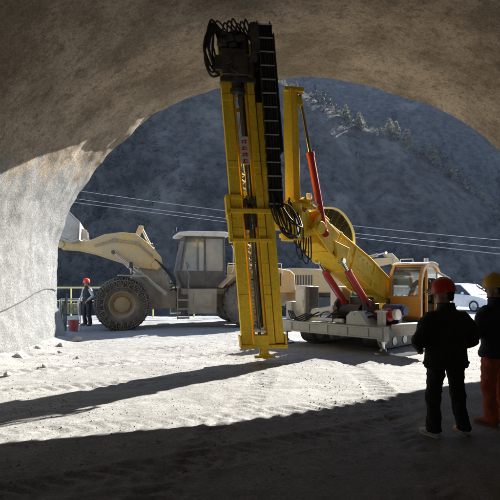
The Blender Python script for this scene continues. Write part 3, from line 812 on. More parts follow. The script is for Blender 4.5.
m_ = MB(); m_.prism([(-2.25, 3.36), (0.0, 3.36), (.10, 3.41), (0.02, 3.50), (-.4, 3.54), (-2.1, 3.54), (-2.25, 3.48)], -.90, .90); m_.build('roof', offwhite, cab, .03)
for sy in (-.765, .765):
    m_ = MB(); m_.prism([(-1.10, 2.08), (-.08, 2.08), (-.32, 3.27), (-1.10, 3.27)], sy - .008, sy + .008); m_.build('window', glass, cab)
    m_ = MB(); m_.prism([(-1.98, 2.08), (-1.2, 2.08), (-1.2, 3.27), (-1.97, 3.27)], sy - .008, sy + .008); m_.build('window', glass3, cab)
m_ = MB(); m_.prism([(.03, 2.08), (.045, 2.08), (-.255, 3.27), (-.27, 3.27)], -.72, .72); m_.build('windscreen', glass3, cab)
m_ = MB(); m_.span((-2.055, -.72, 2.3), (-2.04, .72, 3.27)); m_.build('window', glass, cab)
m_ = MB()
m_.span((-1.10, .795, 1.52), (-.20, .82, 2.06)); m_.beam((-1.12, .81, 1.55), (-1.12, .81, 3.28), .05, .03); m_.beam((-1.12, .81, 3.28), (-.34, .81, 3.28), .03, .05); m_.beam((-.34, .81, 3.28), (-.10, .81, 2.1), .05, .03); m_.beam((-1.0, .84, 2.0), (-.85, .84, 2.0), .03, .03)
m_.build('door', cabgrey, cab, .006)
m_ = MB(); m_.span((-1.35, -.3, 1.5), (-.85, .3, 2.0)); m_.box((-1.4, 0, 2.4), (.14, .5, .8), (0, -.15, 0)); m_.build('driver_seat', black, cab, .05)
m_ = MB(); m_.cyl((-.35, 0, 1.5), (-.5, 0, 2.3), .04); m_.tube([(-.5 + .19 * cos(t) * .4, .19 * sin(t), 2.32 + .19 * cos(t) * .5) for t in np.linspace(0, 2 * pi, 20)], .015, 6); m_.build('steering_wheel', black, cab)
for sy in (.98, -.98):
    m_ = MB(); m_.tube([(-.2, sy * .8, 3.2), (.1, sy * 1.0, 3.2), (.14, sy * 1.02, 3.05)], .014, 6); m_.box((.14, sy * 1.02, 2.92), (.04, .18, .32)); m_.build('mirror', black, cab, .01)
for sy in (.55, -.55):
    m_ = MB(); m_.cyl((.02, sy, 3.62), (.10, sy, 3.62), .08); m_.beam((.03, sy, 3.5), (.03, sy, 3.58), .03, .03); lo = m_.build('work_lamp', black, cab)
    m_ = MB(); m_.cyl((.10, sy, 3.62), (.108, sy, 3.62), .07); m_.build('lens', lampglass, lo) if False else m_.build('lamp_lens', lampglass, cab)
# hood, fenders, tank, steps
m_ = MB(); m_.prism([(-4.55, 1.25), (-2.12, 1.25), (-2.12, 2.32), (-3.2, 2.28), (-4.3, 2.12), (-4.5, 1.95)], -.78, .78); hd = m_.build('engine_hood', loadery, ld, .06, segs=3)
m_ = MB()
for k in range(9): m_.box((-3.9 + k * .1, .785, 1.75), (.05, .02, .5))
m_.build('vent_slats', dark, hd)
m_ = MB(); m_.tube([(-2.7, .45, 2.2), (-2.7, .45, 2.95), (-2.78, .45, 3.05)], .06, 10); m_.build('exhaust_pipe', dark, hd)
m_ = MB(); m_.span((-4.85, -1.05, .72), (-4.5, 1.05, 1.35)); m_.build('counterweight', loadery, ld, .05)
for sy in (1, -1):
    m_ = MB(); a_ = sorted((sy * .8, sy * 1.5)); y0, y1 = a_
    m_.prism([(-3.50, 1.25), (-3.45, 1.25), (-3.2, 1.84), (-1.90, 1.88), (-1.45, 1.45), (-1.42, 1.50), (-1.87, 1.94), (-3.23, 1.90)], y0, y1); m_.build('rear_fender', loadery, ld, .01)
    m_ = MB(); m_.prism([(1.05, 1.72), (1.2, 1.90), (2.2, 1.93), (2.2, 1.89), (1.25, 1.85), (1.08, 1.69)], y0 if sy > 0 else -1.5, y1 if sy > 0 else -.8); m_.build('front_fender', mudgrey, ld, .008)
    m_ = MB(); m_.span((-1.30, sy * .62, .52), (-.30, sy * 1.22, 1.42)); m_.box((-.8, sy * 1.23, 1.02), (.7, .02, .5)); m_.build('tank_box', mudgrey, ld, .04)
    m_ = MB()
    for z in (.35, .68, 1.0): m_.span((-.28, sy * .95, z), (.12, sy * 1.25, z + .04))
    for x in (-.28, .12): m_.beam((x, sy * 1.24, .33), (x, sy * 1.24, 1.5), .03, .03)
    m_.tube([(-.25, sy * 1.22, 1.45), (-.30, sy * 1.18, 1.9), (-.15, sy * 1.0, 2.3), (-.2, sy * .84, 2.5)], .016, 6)
    m_.build('access_steps', mudgrey, ld, .004)
    m_ = MB(); m_.tube([(-2.2, sy * .86, 1.95), (-2.2, sy * .9, 2.42), (-3.9, sy * .9, 2.36), (-3.95, sy * .86, 1.95)], .018, 6); m_.build('handrail', offwhite, ld)
    m_ = MB(); m_.beam((1.7, sy * 1.0, 1.95), (1.7, sy * 1.0, 2.2), .04, .04); m_.box((1.74, sy * 1.0, 2.28), (.14, .22, .2)); hl = m_.build('headlight', dark, ld, .02)
    m_ = MB(); m_.box((1.815, sy * 1.0, 2.28), (.012, .17, .15)); m_.build('lamp_lens', lampglass, hl)
for sy in (1, -1):
    for k in range(3): hose(ld, [(.35, sy * .60, 1.35 + .12 * k), (.15, sy * (.78 + .04 * k), 1.5 + .10 * k), (.45, sy * (.84 + .02 * k), 2.0 + .06 * k), (.90, sy * .82, 2.5)], .018)
    m_ = MB(); m_.tube([(-1.95, sy * .84, 2.0), (-2.0, sy * .88, 2.15), (-2.0, sy * .88, 2.9), (-1.95, sy * .84, 3.05)], .014, 6); m_.build('grab_handle', offwhite, ld)
    m_ = MB(); m_.cyl((-4.86, sy * .8, 1.2), (-4.88, sy * .8, 1.2), .07); m_.build('tail_light', red, ld)
for k in range(5): hose(ld, [(-.5, -.2 + .1 * k, 1.25), (.0, -.3 + .13 * k, 1.15 + .06 * k), (.5, -.2 + .1 * k, 1.35)], .022)
for k in range(3): hose(ld, [(.6, .3 - .3 * k, 2.0), (1.0, .35 - .3 * k, 2.75), (1.5, .3 - .25 * k, 2.9)], .018)

# ------------------------------------------------------------------ drilling rig
O = Vector((2.12, 13.1, 0)); RA = atan2(-.70, .714)
rig = thing('drilling_rig', 'tall yellow drilling rig with upright mast, red cylinders and grey carriage', 'drilling rig', O, RA)
RI = (Matrix.Translation(O) @ Matrix.Rotation(RA, 4, 'Z')).inverted()
def Lc(p): return RI @ Vector(p)

m_ = MB(); m_.span((-1.60, -.16, .36), (1.57, .16, .64)); m_.span((-1.5, 4.1, .36), (1.5, 4.4, .64))
m_.span((-.70, .16, .34), (-.45, 4.1, .60)); m_.span((.45, .16, .34), (.70, 4.1, .60)); m_.span((-1.52, .16, .56), (1.52, 1.55, .625))
m_.span((-1.60, -.19, .60), (1.57, -.16, .64)); m_.span((-1.60, -.19, .36), (1.57, -.16, .40)); m_.span((-.45, 1.0, .34), (.45, 4.0, .62))
for x in (-1.2, -.6, 0, .6, 1.2): m_.span((x - .02, -.185, .40), (x + .02, -.16, .60))
m_.build('chassis_frame', greyframe, rig, .008)
for sx in (-1, 1):
    m_ = MB(); c0, c1 = sorted((sx * .78, sx * 1.22)); n = 14
    track_p = [(.55 + .32 * cos(t), .34 + .32 * sin(t)) for t in np.linspace(pi / 2, 3 * pi / 2, 10)] + [(3.9 + .32 * cos(t), .34 + .32 * sin(t)) for t in np.linspace(-pi / 2, pi / 2, 10)]
    m_.prism([(q[0], q[1]) for q in track_p], c0, c1, axes='yz')
    for k in range(30):
        yy = .55 + k * 3.35 / 29
        for zz in (.015, .665): m_.box((sx * 1.0, yy, zz), (.46, .06, .03))
    o = m_.build('crawler_track', dark, rig, .01)
    m_ = MB()
    for yy in (.55, 3.9): m_.cyl((c0 - .02, yy, .34), (c1 + .02, yy, .34), .22, seg=18)
    for k in range(5): m_.cyl((c0 - .015, 1.1 + k * .56, .18), (c1 + .015, 1.1 + k * .56, .18), .11, seg=14)
    m_.build('track_roller', steel, o)
    for yy in (0.0, 4.25):
        xx = sx * 1.52
        m_ = MB(); m_.span((xx - .10, yy - .12, .30), (xx + .10, yy + .12, .66)); m_.cyl((xx, yy, .30), (xx, yy, .66), .09)
        og = m_.build('outrigger', greyframe, rig, .008)
        m_ = MB(); m_.cyl((xx, yy, .06), (xx, yy, .31), .05); m_.build('jack_rod', chrome, og)
        m_ = MB(); m_.lathe([(.001, .12), (.07, .12), (.09, .07), (.22, .035), (.24, .0), (.001, 0)], (xx, yy, 0.0), (0, 0, 1), 20); m_.build('foot_pad', steel, og)
# things mounted on the deck
m_ = MB(); m_.span((-1.36, .20, .63), (-1.00, .56, 1.60)); cbn = m_.build('control_cabinet', offwhite, rig, .012)
m_ = MB(); m_.span((-.99, .18, .66), (-.84, .60, 1.58)); m_.build('cooler_panel', dark, rig, .01)
m_ = MB(); m_.span((-1.32, .185, .70), (-1.04, .199, 1.52)); m_.beam((-1.08, .18, 1.0), (-1.08, .18, 1.2), .02, .03); m_.build('cabinet_door', offwhite, cbn, .004)
m_ = MB(); m_.span((-1.60, .08, .645), (-1.40, .42, 1.16)); m_.build('valve_box', greyframe, rig, .012)
m_ = MB(); m_.span((-.62, .85, .63), (-.22, 1.30, 1.58)); m_.build('tool_locker', offwhite, rig, .015)
m_ = MB(); m_.cyl((-.82, .30, .86), (-.05, .25, 1.00), .10); m_.cyl((-.9, .31, .85), (-.82, .30, .86), .07); m_.cyl((-.75, .05, .72), (.35, .05, .72), .055); m_.build('oil_filter', offwhite, rig)
m_ = MB(); m_.span((-.15, .72, .63), (.55, 1.50, 1.12)); m_.cyl((-.1, .70, .95), (.5, .70, .95), .17); m_.box((.25, 1.1, 1.2), (.5, .4, .2)); m_.cyl((.0, .65, .75), (.0, .2, .75), .09)
for k in range(6): m_.box((-.1 + k * .12, .66, .78), (.05, .12, .22))
m_.build('engine_block', dark, rig, .01)
m_ = MB(); m_.prism([(.50, .64), (1.22, .64), (1.10, .72), (.92, .98), (.62, .98), (.50, .86)], -.05, .46); m_.build('tool_box', greyframe, rig, .02)
m_ = MB(); m_.cyl((1.02, .55, .86), (1.36, .50, .90), .15); m_.cyl((1.36, .50, .90), (1.44, .49, .91), .17); m_.cyl((1.44, .49, .91), (1.58, .47, .92), .09); md = m_.build('hydraulic_motor', red, rig, .008)
m_ = MB(); m_.cyl((1.20, .52, .88), (1.27, .515, .885), .165); m_.cyl((1.58, .47, .92), (1.68, .46, .93), .13); m_.build('motor_band', offwhite, md)
m_ = MB(); m_.cyl((1.05, .95, .98), (1.55, .90, 1.0), .17); m_.cyl((1.55, .90, 1.0), (1.66, .89, 1.0), .12); m_.span((1.1, .8, .63), (1.5, 1.0, .84)); m_.build('hydraulic_motor', navy, rig, .008)
m_ = MB(); m_.span((1.30, .1, .645), (1.46, .25, 1.0)); m_.span((1.27, .06, .98), (1.49, .29, 1.02)); m_.build('valve_stand', greyframe, rig, .008)
m_ = MB(); m_.prism([(1.62, .50), (2.55, .62), (2.55, .78), (1.62, .70)], .20, .95); m_.prism([(1.62, .40), (2.3, .5), (2.3, .60), (1.62, .49)], .35, .80); m_.build('folding_side_step', offwhite, rig, .012)
for k in range(16):
    x0 = random.uniform(-1.2, 1.0)
    hose(rig, [(x0, random.uniform(.0, .3), .68), (x0 + random.uniform(.1, .3), random.uniform(-.05, .3), random.uniform(.75, 1.0)), (x0 + random.uniform(.3, .7), random.uniform(.3, .9), random.uniform(.7, 1.1))], random.uniform(.013, .022))
for k in range(4): hose(rig, [(-1.5 + .05 * k, .05, .9), (-1.2 + .1 * k, -.13, .70 - .02 * k), (-.85 + .1 * k, .05, .85)], .018)
# turntable, platform
m_ = MB(); m_.cyl((0.2, 2.5, .60), (0.2, 2.5, .76), .72, seg=36); m_.span((-.85, 1.60, .745), (.58, 4.3, .84)); m_.span((.58, 1.75, .64), (1.62, 3.5, .72)); m_.build('slewing_platform', dark, rig, .01)
m_ = MB(); m_.span((-.85, 3.15, .84), (.50, 4.28, 1.72)); ec = m_.build('engine_cover', yellow, rig, .06, segs=3)
m_ = MB()
for k in range(8): m_.box((-.86, 3.3 + k * .1, 1.3), (.02, .05, .5))
m_.build('vent_slats', dark, ec)
for sx in (-.28, .62):
    m_ = MB(); m_.prism([(1.55, .84), (2.9, .84), (2.65, 1.40), (2.4, 1.62), (2.1, 1.50), (1.75, 1.05)], sx - .035, sx + .035, axes='yz')
    m_.prism([(.45, .63), (1.1, .63), (.95, 1.22), (.75, 1.28), (.6, 1.15)], sx - .035, sx + .035, axes='yz')
    m_.build('boom_bracket', dark, rig, .008)
# boom
B0 = Vector((.17, 2.45, 1.30)); B1 = Vector((.24, -1.15, 2.92))
bd = (B1 - B0).normalized(); bs = bd.cross(Vector((0, 0, 1))).normalized(); bu = bs.cross(bd)
m_ = MB(); mid = B0 + (B1 - B0) * .45
m_.beam(B0, mid, .60, .46, .68, .72); m_.beam(mid, B1, .68, .72, .58, .60)
m_.beam(B0 + bd * .3 + bu * .30, mid + bu * .375, .76, .03); m_.beam(mid + bu * .375, B1 - bd * .2 + bu * .32, .76, .03, .70); m_.beam(B0 + bd * .9 - bu * .34, B1 - bd * .4 - bu * .33, .76, .03)
for k in range(14):
    for sg in (-1, 1): q = B0 + bd * (.6 + k * .2) + bs * sg * .34 + bu * .2; m_.cyl(q, q + bs * sg * .03, .02, seg=8)
m_.cyl(B0 - bs * .42, B0 + bs * .42, .17, seg=20)
for t in (.35, .62, .82): m_.beam(B0 + (B1 - B0) * t - bs * .36, B0 + (B1 - B0) * t + bs * .36, .08, .74, up=bu)
for sg in (-1, 1):
    m_.beam(B0 + bd * 1.0 + bs * sg * .345 - bu * .06, B1 - bd * .4 + bs * sg * .315 - bu * .04, .03, .16, up=bu)
    p = Vector((.25 + sg * .35, -.4, 2.28)); m_.prism([(p.y - .2, p.z - .06), (p.y + .14, p.z - .08), (p.y + .3, p.z + .3), (p.y - .35, p.z + .45)], p.x - .05 * sg, p.x + .05 * sg, axes='yz')
boom = m_.build('boom', yellow, rig, .012)
cylinder_ram(rig, (-.10, .80, 1.15), (-.10, -.40, 2.25), .082, .76, name='lift_cylinder')
cylinder_ram(rig, (.60, .80, 1.15), (.60, -.40, 2.25), .082, .76, name='lift_cylinder')
# boom head and knuckle
hw = lambda x, y, d: Lc(at(x, y, d))
m_ = MB()
for sg in (-1, 1):
    c_ = B1 + bs * sg * .36
    m_.beam(c_ - bd * .55 - bu * .05, c_ + bd * .38 + bu * .10, .05, .62, .05, .46, up=bu)
m_.cyl(B1 + bd * .2 - bs * .45, B1 + bd * .2 + bs * .45, .15, seg=20); m_.beam(B1 - bd * .1 + bu * .36, B1 + bd * .42 + bu * .36, .72, .06)
m_.build('boom_head', yellow, rig, .01)
kn = Lc((.95, 11.45, 3.10))
m_ = MB(); m_.beam(B1 + bd * .2, kn, .42, .50, .40, .60); m_.cyl(kn - Vector((0, 0, .42)), kn + Vector((0, 0, .42)), .24, seg=24); m_.cyl(Lc((.55, 11.25, 3.2)), Lc((1.05, 11.5, 3.2)), .30, seg=24)
m_.beam(Lc((.72, 11.55, 2.80)), Lc((1.42, 11.75, 2.92)), .30, .10); m_.beam(Lc((.72, 11.55, 3.55)), Lc((1.42, 11.75, 3.50)), .30, .10)
for z in (2.98, 3.34, 3.62): m_.box(Lc((1.28, 11.72, z)), (.26, .20, .10), (.2, .1, .4))
m_.build('knuckle_joint', yellow, rig, .012)
m_ = MB()
for k in range(5): m_.box(Lc((1.28 + .12 * (k % 3), 11.62 + .05 * k, 3.36 + .10 * k)), (.14, .12, .07), (0, .3 * k, .5 * k))
m_.build('valve_block', offwhite, rig, .008)
# mast (leans a little to the left)
MBASE = Vector((.285, 10.95, .34)); LEAN = -.082
Mm = RI @ Matrix.Translation(MBASE) @ Matrix(((1, 0, LEAN, 0), (0, 1, 0, 0), (0, 0, 1, 0), (0, 0, 0, 1))) @ Matrix.Rotation(R(6), 4, 'Z')
HT = 6.55
m_ = MB(Mm)
def channel(x0, x1, y0, y1, z0, z1, open_x):     # U section column, open towards open_x
    t = .022
    m_.span((x0, y0, z0), (x1, y0 + t, z1)); m_.span((x0, y1 - t, z0), (x1, y1, z1))
    if open_x > 0: m_.span((x0, y0 + t, z0), (x0 + t, y1 - t, z1))
    else: m_.span((x1 - t, y0 + t, z0), (x1, y1 - t, z1))
channel(-.46, -.23, -.16, .16, .05, HT, 1)
channel(.10, .25, -.16, .16, .05, HT, -1)
m_.span((-.205, -.10, .05), (-.165, .10, HT)); m_.span((.045, -.10, .05), (.08, .10, HT))      # slide rails
for k in range(13):
    z = .35 + k * .48
    for x in (-.425, -.265, .135, .215): m_.cyl((x, -.16, z), (x, -.176, z), .016, seg=8)
    if k % 3 == 1:
        m_.span((-.462, -.170, z + .16), (-.228, -.158, z + .30)); m_.span((.098, -.170, z + .16), (.252, -.158, z + .30))
mast = m_.build('mast', yellow, rig, .006)
m_ = MB(Mm); m_.span((.275, -.13, .08), (.46, .14, 5.3))
for k in range(11): m_.cyl((.37, -.13, .3 + k * .47), (.37, -.145, .3 + k * .47), .018, seg=8)
m_.build('side_column', yellow, mast, .012)
for z in np.arange(.55, HT - .4, .92):
    m_ = MB(Mm); m_.span((-.23, .125, z), (.10, .158, z + .10)); m_.build('cross_brace', yellow, mast, .005)
m_ = MB(Mm)
for k in range(8):
    z = .6 + k * .80; m_.beam((-.22, .142, z), (.09, .142, z + .72), .03, .03)
m_.build('lattice_bar', offwhite, mast)
m_ = MB(Mm); m_.cyl((-.06, -.02, -.22), (-.06, -.02, HT - .5), .036, seg=14)
for z in np.arange(.9, HT - .8, 1.45): m_.cyl((-.06, -.02, z), (-.06, -.02, z + .20), .05, seg=14)
m_.build('drill_rod', steel, mast)
m_ = MB(Mm); pts = []
for k in range(150):
    z = .45 + k * .0225; pts.append((-.13 + .045 * cos(k * .9), .05 + .05 * sin(k * .9), z))
m_.tube(pts, .017, 5); m_.build('coiled_hose', offwhite, mast)
m_ = MB(Mm); m_.tube([(.01, .05, .4), (.02, .06, 3.0), (.0, .05, HT - .8)], .022, 7); m_.tube([(.03, .09, .4), (.03, .09, HT - .8)], .016, 7); m_.build('feed_chain', dark, mast)
m_ = MB(Mm); m_.span((-.155, -.125, 3.95), (.03, -.115, 4.55)); sg_ = m_.build('warning_plate', offwhite, mast)
m_ = MB(Mm)
for k, z in enumerate((4.46, 4.32, 4.18, 4.04)):
    m_.box((-.06, -.128, z), (.11, .006, .018)); m_.box((-.06, -.128, z - .05), (.12, .006, .016)); m_.box((-.06 + .03 * (-1) ** k, -.128, z - .02), (.018, .006, .09)); m_.box((-.10, -.128, z - .03), (.016, .006, .07), (0, .4, 0))
m_.build('red_lettering', signred, sg_)
# slide frame where the mast meets the boom
m_ = MB(Mm); z0 = 2.88
m_.span((-.56, -.22, z0), (.40, -.165, z0 + .10)); m_.span((-.57, -.22, z0 - .05), (-.475, .24, z0 + .40)); m_.span((-.57, .17, z0 - .1), (.62, .26, z0 + .40)); m_.span((.475, -.14, z0 - .05), (.60, .24, z0 + .38)); m_.span((-.47, -.21, z0 + .30), (-.22, -.165, z0 + .40))
m_.span((-.56, -.22, z0 - .62), (.36, -.175, z0 - .54)); m_.span((-.55, -.22, z0 - .62), (-.475, .2, z0 - .05))
m_.build('slide_frame', yellow, mast, .01)
m_ = MB(Mm)
for k in range(7): m_.box((-.16 + .045 * k, -.10 + .04 * (k % 2), z0 + .22 + .05 * (k % 3)), (.08, .14, .13), (.2 * k, .1, .3 * k))
m_.cyl((-.14, -.1, z0 + .1), (-.14, -.1, z0 - .35), .055); m_.cyl((.03, -.1, z0 + .1), (.03, -.1, z0 - .3), .05)
m_.build('rod_gripper', dark, mast, .008)
# foot of the mast
m_ = MB(Mm); m_.span((-.51, -.22, -.03), (.51, .22, .05)); m_.span((-.51, -.23, .05), (-.475, .22, .24)); m_.span((.475, -.20, .05), (.51, .22, .26)); m_.span((-.22, -.24, .05), (.1, -.18, .26)); m_.box((-.06, -.05, .16), (.26, .3, .2))
for x in (-.4, -.25, .15, .3, .42): m_.cyl((x, -.22, .01), (x, -.24, .01), .02, seg=8)
m_.build('base_plate', yellow, mast, .008)
m_ = MB(Mm); m_.cyl((.02, -.02, -.03), (.02, -.02, -.22), .07); m_.ball((.02, -.02, -.14), .10, 12); m_.box((.02, -.02, -.235), (.46, .12, .05)); m_.box((.02, -.02, -.235), (.12, .40, .046)); m_.cyl((.02, -.02, -.21), (.02, -.02, -.17), .13)
m_.build('ground_spike', yellow, mast, .006)
m_ = MB(Mm); m_.tube([(-.16, -.05, .1), (.0, -.08, .25), (.08, -.1, .18)], .03, 8); m_.ball((-.13, -.16, .36), (.08, .05, .05), 10); m_.ball((.01, -.16, .34), (.07, .05, .045), 10); m_.build('rod_clamp', offwhite, mast, .004)
# power head
m_ = MB(Mm); z1 = 5.83
m_.span((-.42, -.30, z1), (.14, .18, z1 + .55)); m_.cyl((-.12, -.06, z1 - .28), (-.12, -.06, z1 + .05), .15, seg=20); m_.cyl((-.12, -.06, z1 + .5), (-.12, -.06, z1 + .95), .17, seg=20)
m_.cyl((-.33, -.12, z1 + .55), (-.33, -.12, z1 + .92), .12); m_.cyl((.10, -.10, z1 + .5), (.10, -.10, z1 + .88), .12); m_.span((-.56, -.26, z1 + .1), (-.42, .1, z1 + .42)); m_.span((.14, -.26, z1 + .05), (.26, .1, z1 + .40))
for k in range(10): m_.box((random.uniform(-.5, .25), random.uniform(-.32, -.2), z1 + random.uniform(.05, .95)), (random.uniform(.08, .2), .12, random.uniform(.06, .16)), (0, random.uniform(-.5, .5), random.uniform(-.4, .4)))
ph = m_.build('power_head', dark, mast, .01)
m_ = MB(Mm); m_.cyl((-.12, -.06, z1 - .36), (-.12, -.06, z1 - .26), .19, seg=20); m_.span((-.47, -.2, z1 - .12), (.30, .16, z1 - .02)); m_.build('head_carriage', dark, mast, .008)
rnd = random.Random(4)
for k in range(11):
    a = rnd.uniform(-.50, -.25); b_ = rnd.uniform(-.80, -.55)
    pts = [(a, -.2, z1 + rnd.uniform(.75, 1.0)), ((a + b_) / 2, -.25, z1 + rnd.uniform(.95, 1.15)), (b_, -.2 + rnd.uniform(-.1, .1), z1 + rnd.uniform(.40, .75)), (b_ + .10, -.15, z1 + rnd.uniform(.0, .25)), (-.45, -.1, z1 + rnd.uniform(.0, .3))]
    hose(mast, [Mm @ Vector(p) for p in pts], rnd.uniform(.016, .026))
for k in range(8):
    pts = [(-.35 + .09 * k, -.22, z1 + .8), (-.3 + .09 * k, -.34, z1 + 1.05 + .05 * (k % 3)), (-.1 + .07 * k, -.25, z1 + .95), (.3, -.18, z1 + .85 - .05 * k)]
    hose(mast, [Mm @ Vector(p) for p in pts], .02)
# cable chain up the right of the mast
wpts = [Mm @ Vector(p) for p in [(.50, -.26, 3.0), (.54, -.26, 5.0), (.57, -.26, 6.65), (.57, -.22, 6.9), (.57, -.10, 7.02), (.57, .06, 6.9), (.57, .12, 6.6), (.57, .12, 6.0)]]
drag_chain(mast, wpts, .30, .11, (Mm.to_3x3() @ Vector((1, 0, 0))), pitch=.145, link=dark)
m_ = MB(Mm); m_.span((.735, -.30, 4.2), (.76, .16, 6.75)); m_.span((.28, .165, 3.6), (.75, .185, 6.5)); m_.span((.7, .10, 4.3), (.755, .18, 6.4)); m_.build('chain_guide', dark, mast)
m_ = MB(Mm); m_.span((.25, -.32, 6.3), (.43, -.10, 6.95)); m_.span((.22, -.3, 6.15), (.36, -.1, 6.3)); m_.span((.22, .0, 6.1), (.50, .16, 6.6)); m_.build('chain_bracket', dark, mast, .01)
# hoses hanging between chain, knuckle and boom
rnd = random.Random(12)
for k in range(8):
    dz = rnd.uniform(-.25, .18); dx = rnd.uniform(-.06, .10); dy = rnd.uniform(-.1, .1)
    a = Mm @ Vector((.36 + .035 * k, -.28 + dy * .3, 3.15 + rnd.uniform(-.1, .2)))
    b_ = Mm @ Vector((.42 + .05 * k + dx, -.36 + dy, 2.72 + dz)); c_ = Mm @ Vector((.66 + .05 * k + dx, -.22 + dy, 2.60 + dz * .8)); d_ = Mm @ Vector((.74 + .04 * k, .05 + .05 * k, 3.05 + rnd.uniform(-.12, .25)))
    hose(rig, [a, b_, c_, d_], rnd.uniform(.013, .024))
for k in range(5):
    dz = rnd.uniform(-.15, .25)
    hose(rig, [Lc((1.0 + .05 * k, 11.3, 2.95)), Lc((1.0 + .06 * k, 11.3 + .04 * k, 2.45 + dz)), Lc((1.12 + .07 * k, 11.5, 2.28 + dz)), Lc((1.22 + .05 * k, 11.7, 2.8))], rnd.uniform(.012, .02))
hose(rig, [Mm @ Vector((.5, -.3, 3.1)), Mm @ Vector((.80, -.35, 3.0)), Mm @ Vector((.98, -.3, 2.55)), Mm @ Vector((.80, -.2, 2.35)), Mm @ Vector((.6, -.1, 2.5))], .022)
# post behind the mast and its cylinder
m_ = MB(); pA = at(293, 202, 11.7); pB = at(290.5, 90, 11.7)
m_.beam(Lc(pA), Lc(pB), .26, .24); m_.beam(Lc(pB + Vector((-.16, 0, .0))), Lc(pB + Vector((.30, .03, -.02))), .28, .10); m_.beam(Lc(pA + Vector((-.2, 0, -.1))), Lc(pA + Vector((.3, .1, -.1))), .34, .22)
m_.beam(Lc(pB + Vector((.02, -.05, -.02))), Lc(pB + Vector((.26, -.02, -.35))), .03, .12)
m_.build('support_post', yellow, rig, .01)
cylinder_ram(rig, Lc(at(324.5, 234, 11.85)), Lc(at(299.5, 93, 11.75)), .085, .575, name='mast_tilt_cylinder')
# energy chain arching over the boom
def smoothpath(P, n=6):
    out = []
    for i in range(len(P) - 1):
        p0 = P[max(i - 1, 0)]; p1 = P[i]; p2 = P[i + 1]; p3 = P[min(i + 2, len(P) - 1)]
        for j in range(n):
            t = j / n; out.append(.5 * ((2 * p1) + (p2 - p0) * t + (2 * p0 - 5 * p1 + 4 * p2 - p3) * t * t + (3 * p1 - p0 - 3 * p2 + p3) * t ** 3))
    return out + [P[-1]]
oc = smoothpath([at(323, 208, 12.9), at(333, 208.5, 13.0), at(341, 213, 13.1), at(348, 222, 13.2), at(352, 232, 13.3), at(353, 244, 13.4)])
ic = smoothpath([at(321, 216, 12.9), at(328, 221, 13.0), at(334, 227, 13.1), at(340, 233.5, 13.2), at(346, 240, 13.3), at(350, 246, 13.4)])
palepl = mat('pale_plastic_chain', (.72, .79, .90), .5, dirt=(.5, .48, .43), amount=.25, scale=5)
m_ = MB(); dpt = Vector((.03, .05, .0))
for k in range(len(oc) - 1):
    m_.beam(Lc(oc[k]), Lc(oc[k + 1]), .20, .045, up=RI.to_3x3() @ (oc[k] - ic[k]).normalized())
bc = m_.build('boom_cable_chain', palepl, rig)
for k in range(0, len(oc) - 4, 4):
    q = [oc[k].lerp(ic[k], .10), oc[k + 2].lerp(ic[k + 2], .10), oc[k + 4].lerp(ic[k + 4], .10)]
    r_ = [oc[k].lerp(ic[k], 1.0), oc[k + 2].lerp(ic[k + 2], 1.0), oc[k + 4].lerp(ic[k + 4], 1.0)]
    q[0] = q[0].lerp(q[1], .10); r_[0] = r_[0].lerp(r_[1], .10); q[2] = q[2].lerp(q[1], .10); r_[2] = r_[2].lerp(r_[1], .10)
    f_ = Vector((0, -.05, 0)); g_ = Vector((0, .09, 0)); vv = [Lc(p + f_) for p in q + r_] + [Lc(p + g_) for p in q + r_]
    m_ = MB(); m_.add(vv, [(0, 1, 4, 3), (1, 2, 5, 4), (6, 9, 10, 7), (7, 10, 11, 8), (0, 6, 7, 1), (1, 7, 8, 2), (3, 4, 10, 9), (4, 5, 11, 10), (0, 3, 9, 6), (2, 8, 11, 5)])
    m_.build('chain_link', black, bc, .008)
m_ = MB()
for j in range(3):
    m_.tube([Lc(oc[k].lerp(ic[k], .25 + .25 * j) + Vector((0, .02, 0))) for k in range(len(oc))], .03, 7)
m_.build('enclosed_cable', offwhite, bc)

# cab: x .62..1.58 wide, y 1.95..3.25 deep
cx0, cx1, cy0, cy1, cz0, cz1 = .60, 1.56, 1.92, 3.30, .72, 2.22
ym = (cy0 + cy1) / 2
def arch(t, gr=0.0):      # t from 0 (rear sill) over the top to 1 (front sill)
    if t < .14: return (cy1 + gr, cz0 + (1.28 - cz0) * t / .14)
    if t > .86: return (cy0 - gr, cz0 + (1.28 - cz0) * (1 - t) / .14)
    a_ = pi * (t - .14) / .72; c_, s_ = cos(a_), max(0.0, sin(a_))
    e1 = .90 if c_ > 0 else .55
    return (ym + math.copysign(abs(c_) ** e1, c_) * (.69 + gr), 1.28 + s_ ** .80 * (.94 + gr))
def shell(t0, t1, g0, g1, xa, xb, n=16):      # curved panel following the arch
    m2 = MB(); o_ = [arch(t0 + (t1 - t0) * k / n, g1) for k in range(n + 1)]; i_ = [arch(t0 + (t1 - t0) * k / n, g0) for k in range(n + 1)]
    for k in range(n): m2.prism([i_[k], o_[k], o_[k + 1], i_[k + 1]], xa, xb, axes='yz')
    return m2
def merge(a_, b_):
    o_ = len(a_.v); a_.v += b_.v; a_.f += [tuple(i + o_ for i in f) for f in b_.f]
m_ = MB()
for xx in (cx0, cx1 - .085): merge(m_, shell(0, 1, -.085, .01, xx, xx + .085, 40))       # the two hoops
m_.span((cx0, cy0, cz0), (cx1, cy1, cz0 + .06))
merge(m_, shell(.86, 1.0, -.05, .0, cx0 + .085, cx1 - .085, 4)); merge(m_, shell(.0, .14, -.05, .0, cx0 + .085, cx1 - .085, 4))
m_.span((cx0 + .02, cy0 + .05, cz0 + .06), (cx0 + .06, cy1 - .05, 1.30)); m_.span((cx1 - .06, cy1 - .45, cz0 + .06), (cx1 - .02, cy1 - .06, 1.34))
m_.beam((cx1 - .04, cy0 + .40, cz0), (cx1 - .04, cy0 + .40, 2.14), .06, .06)
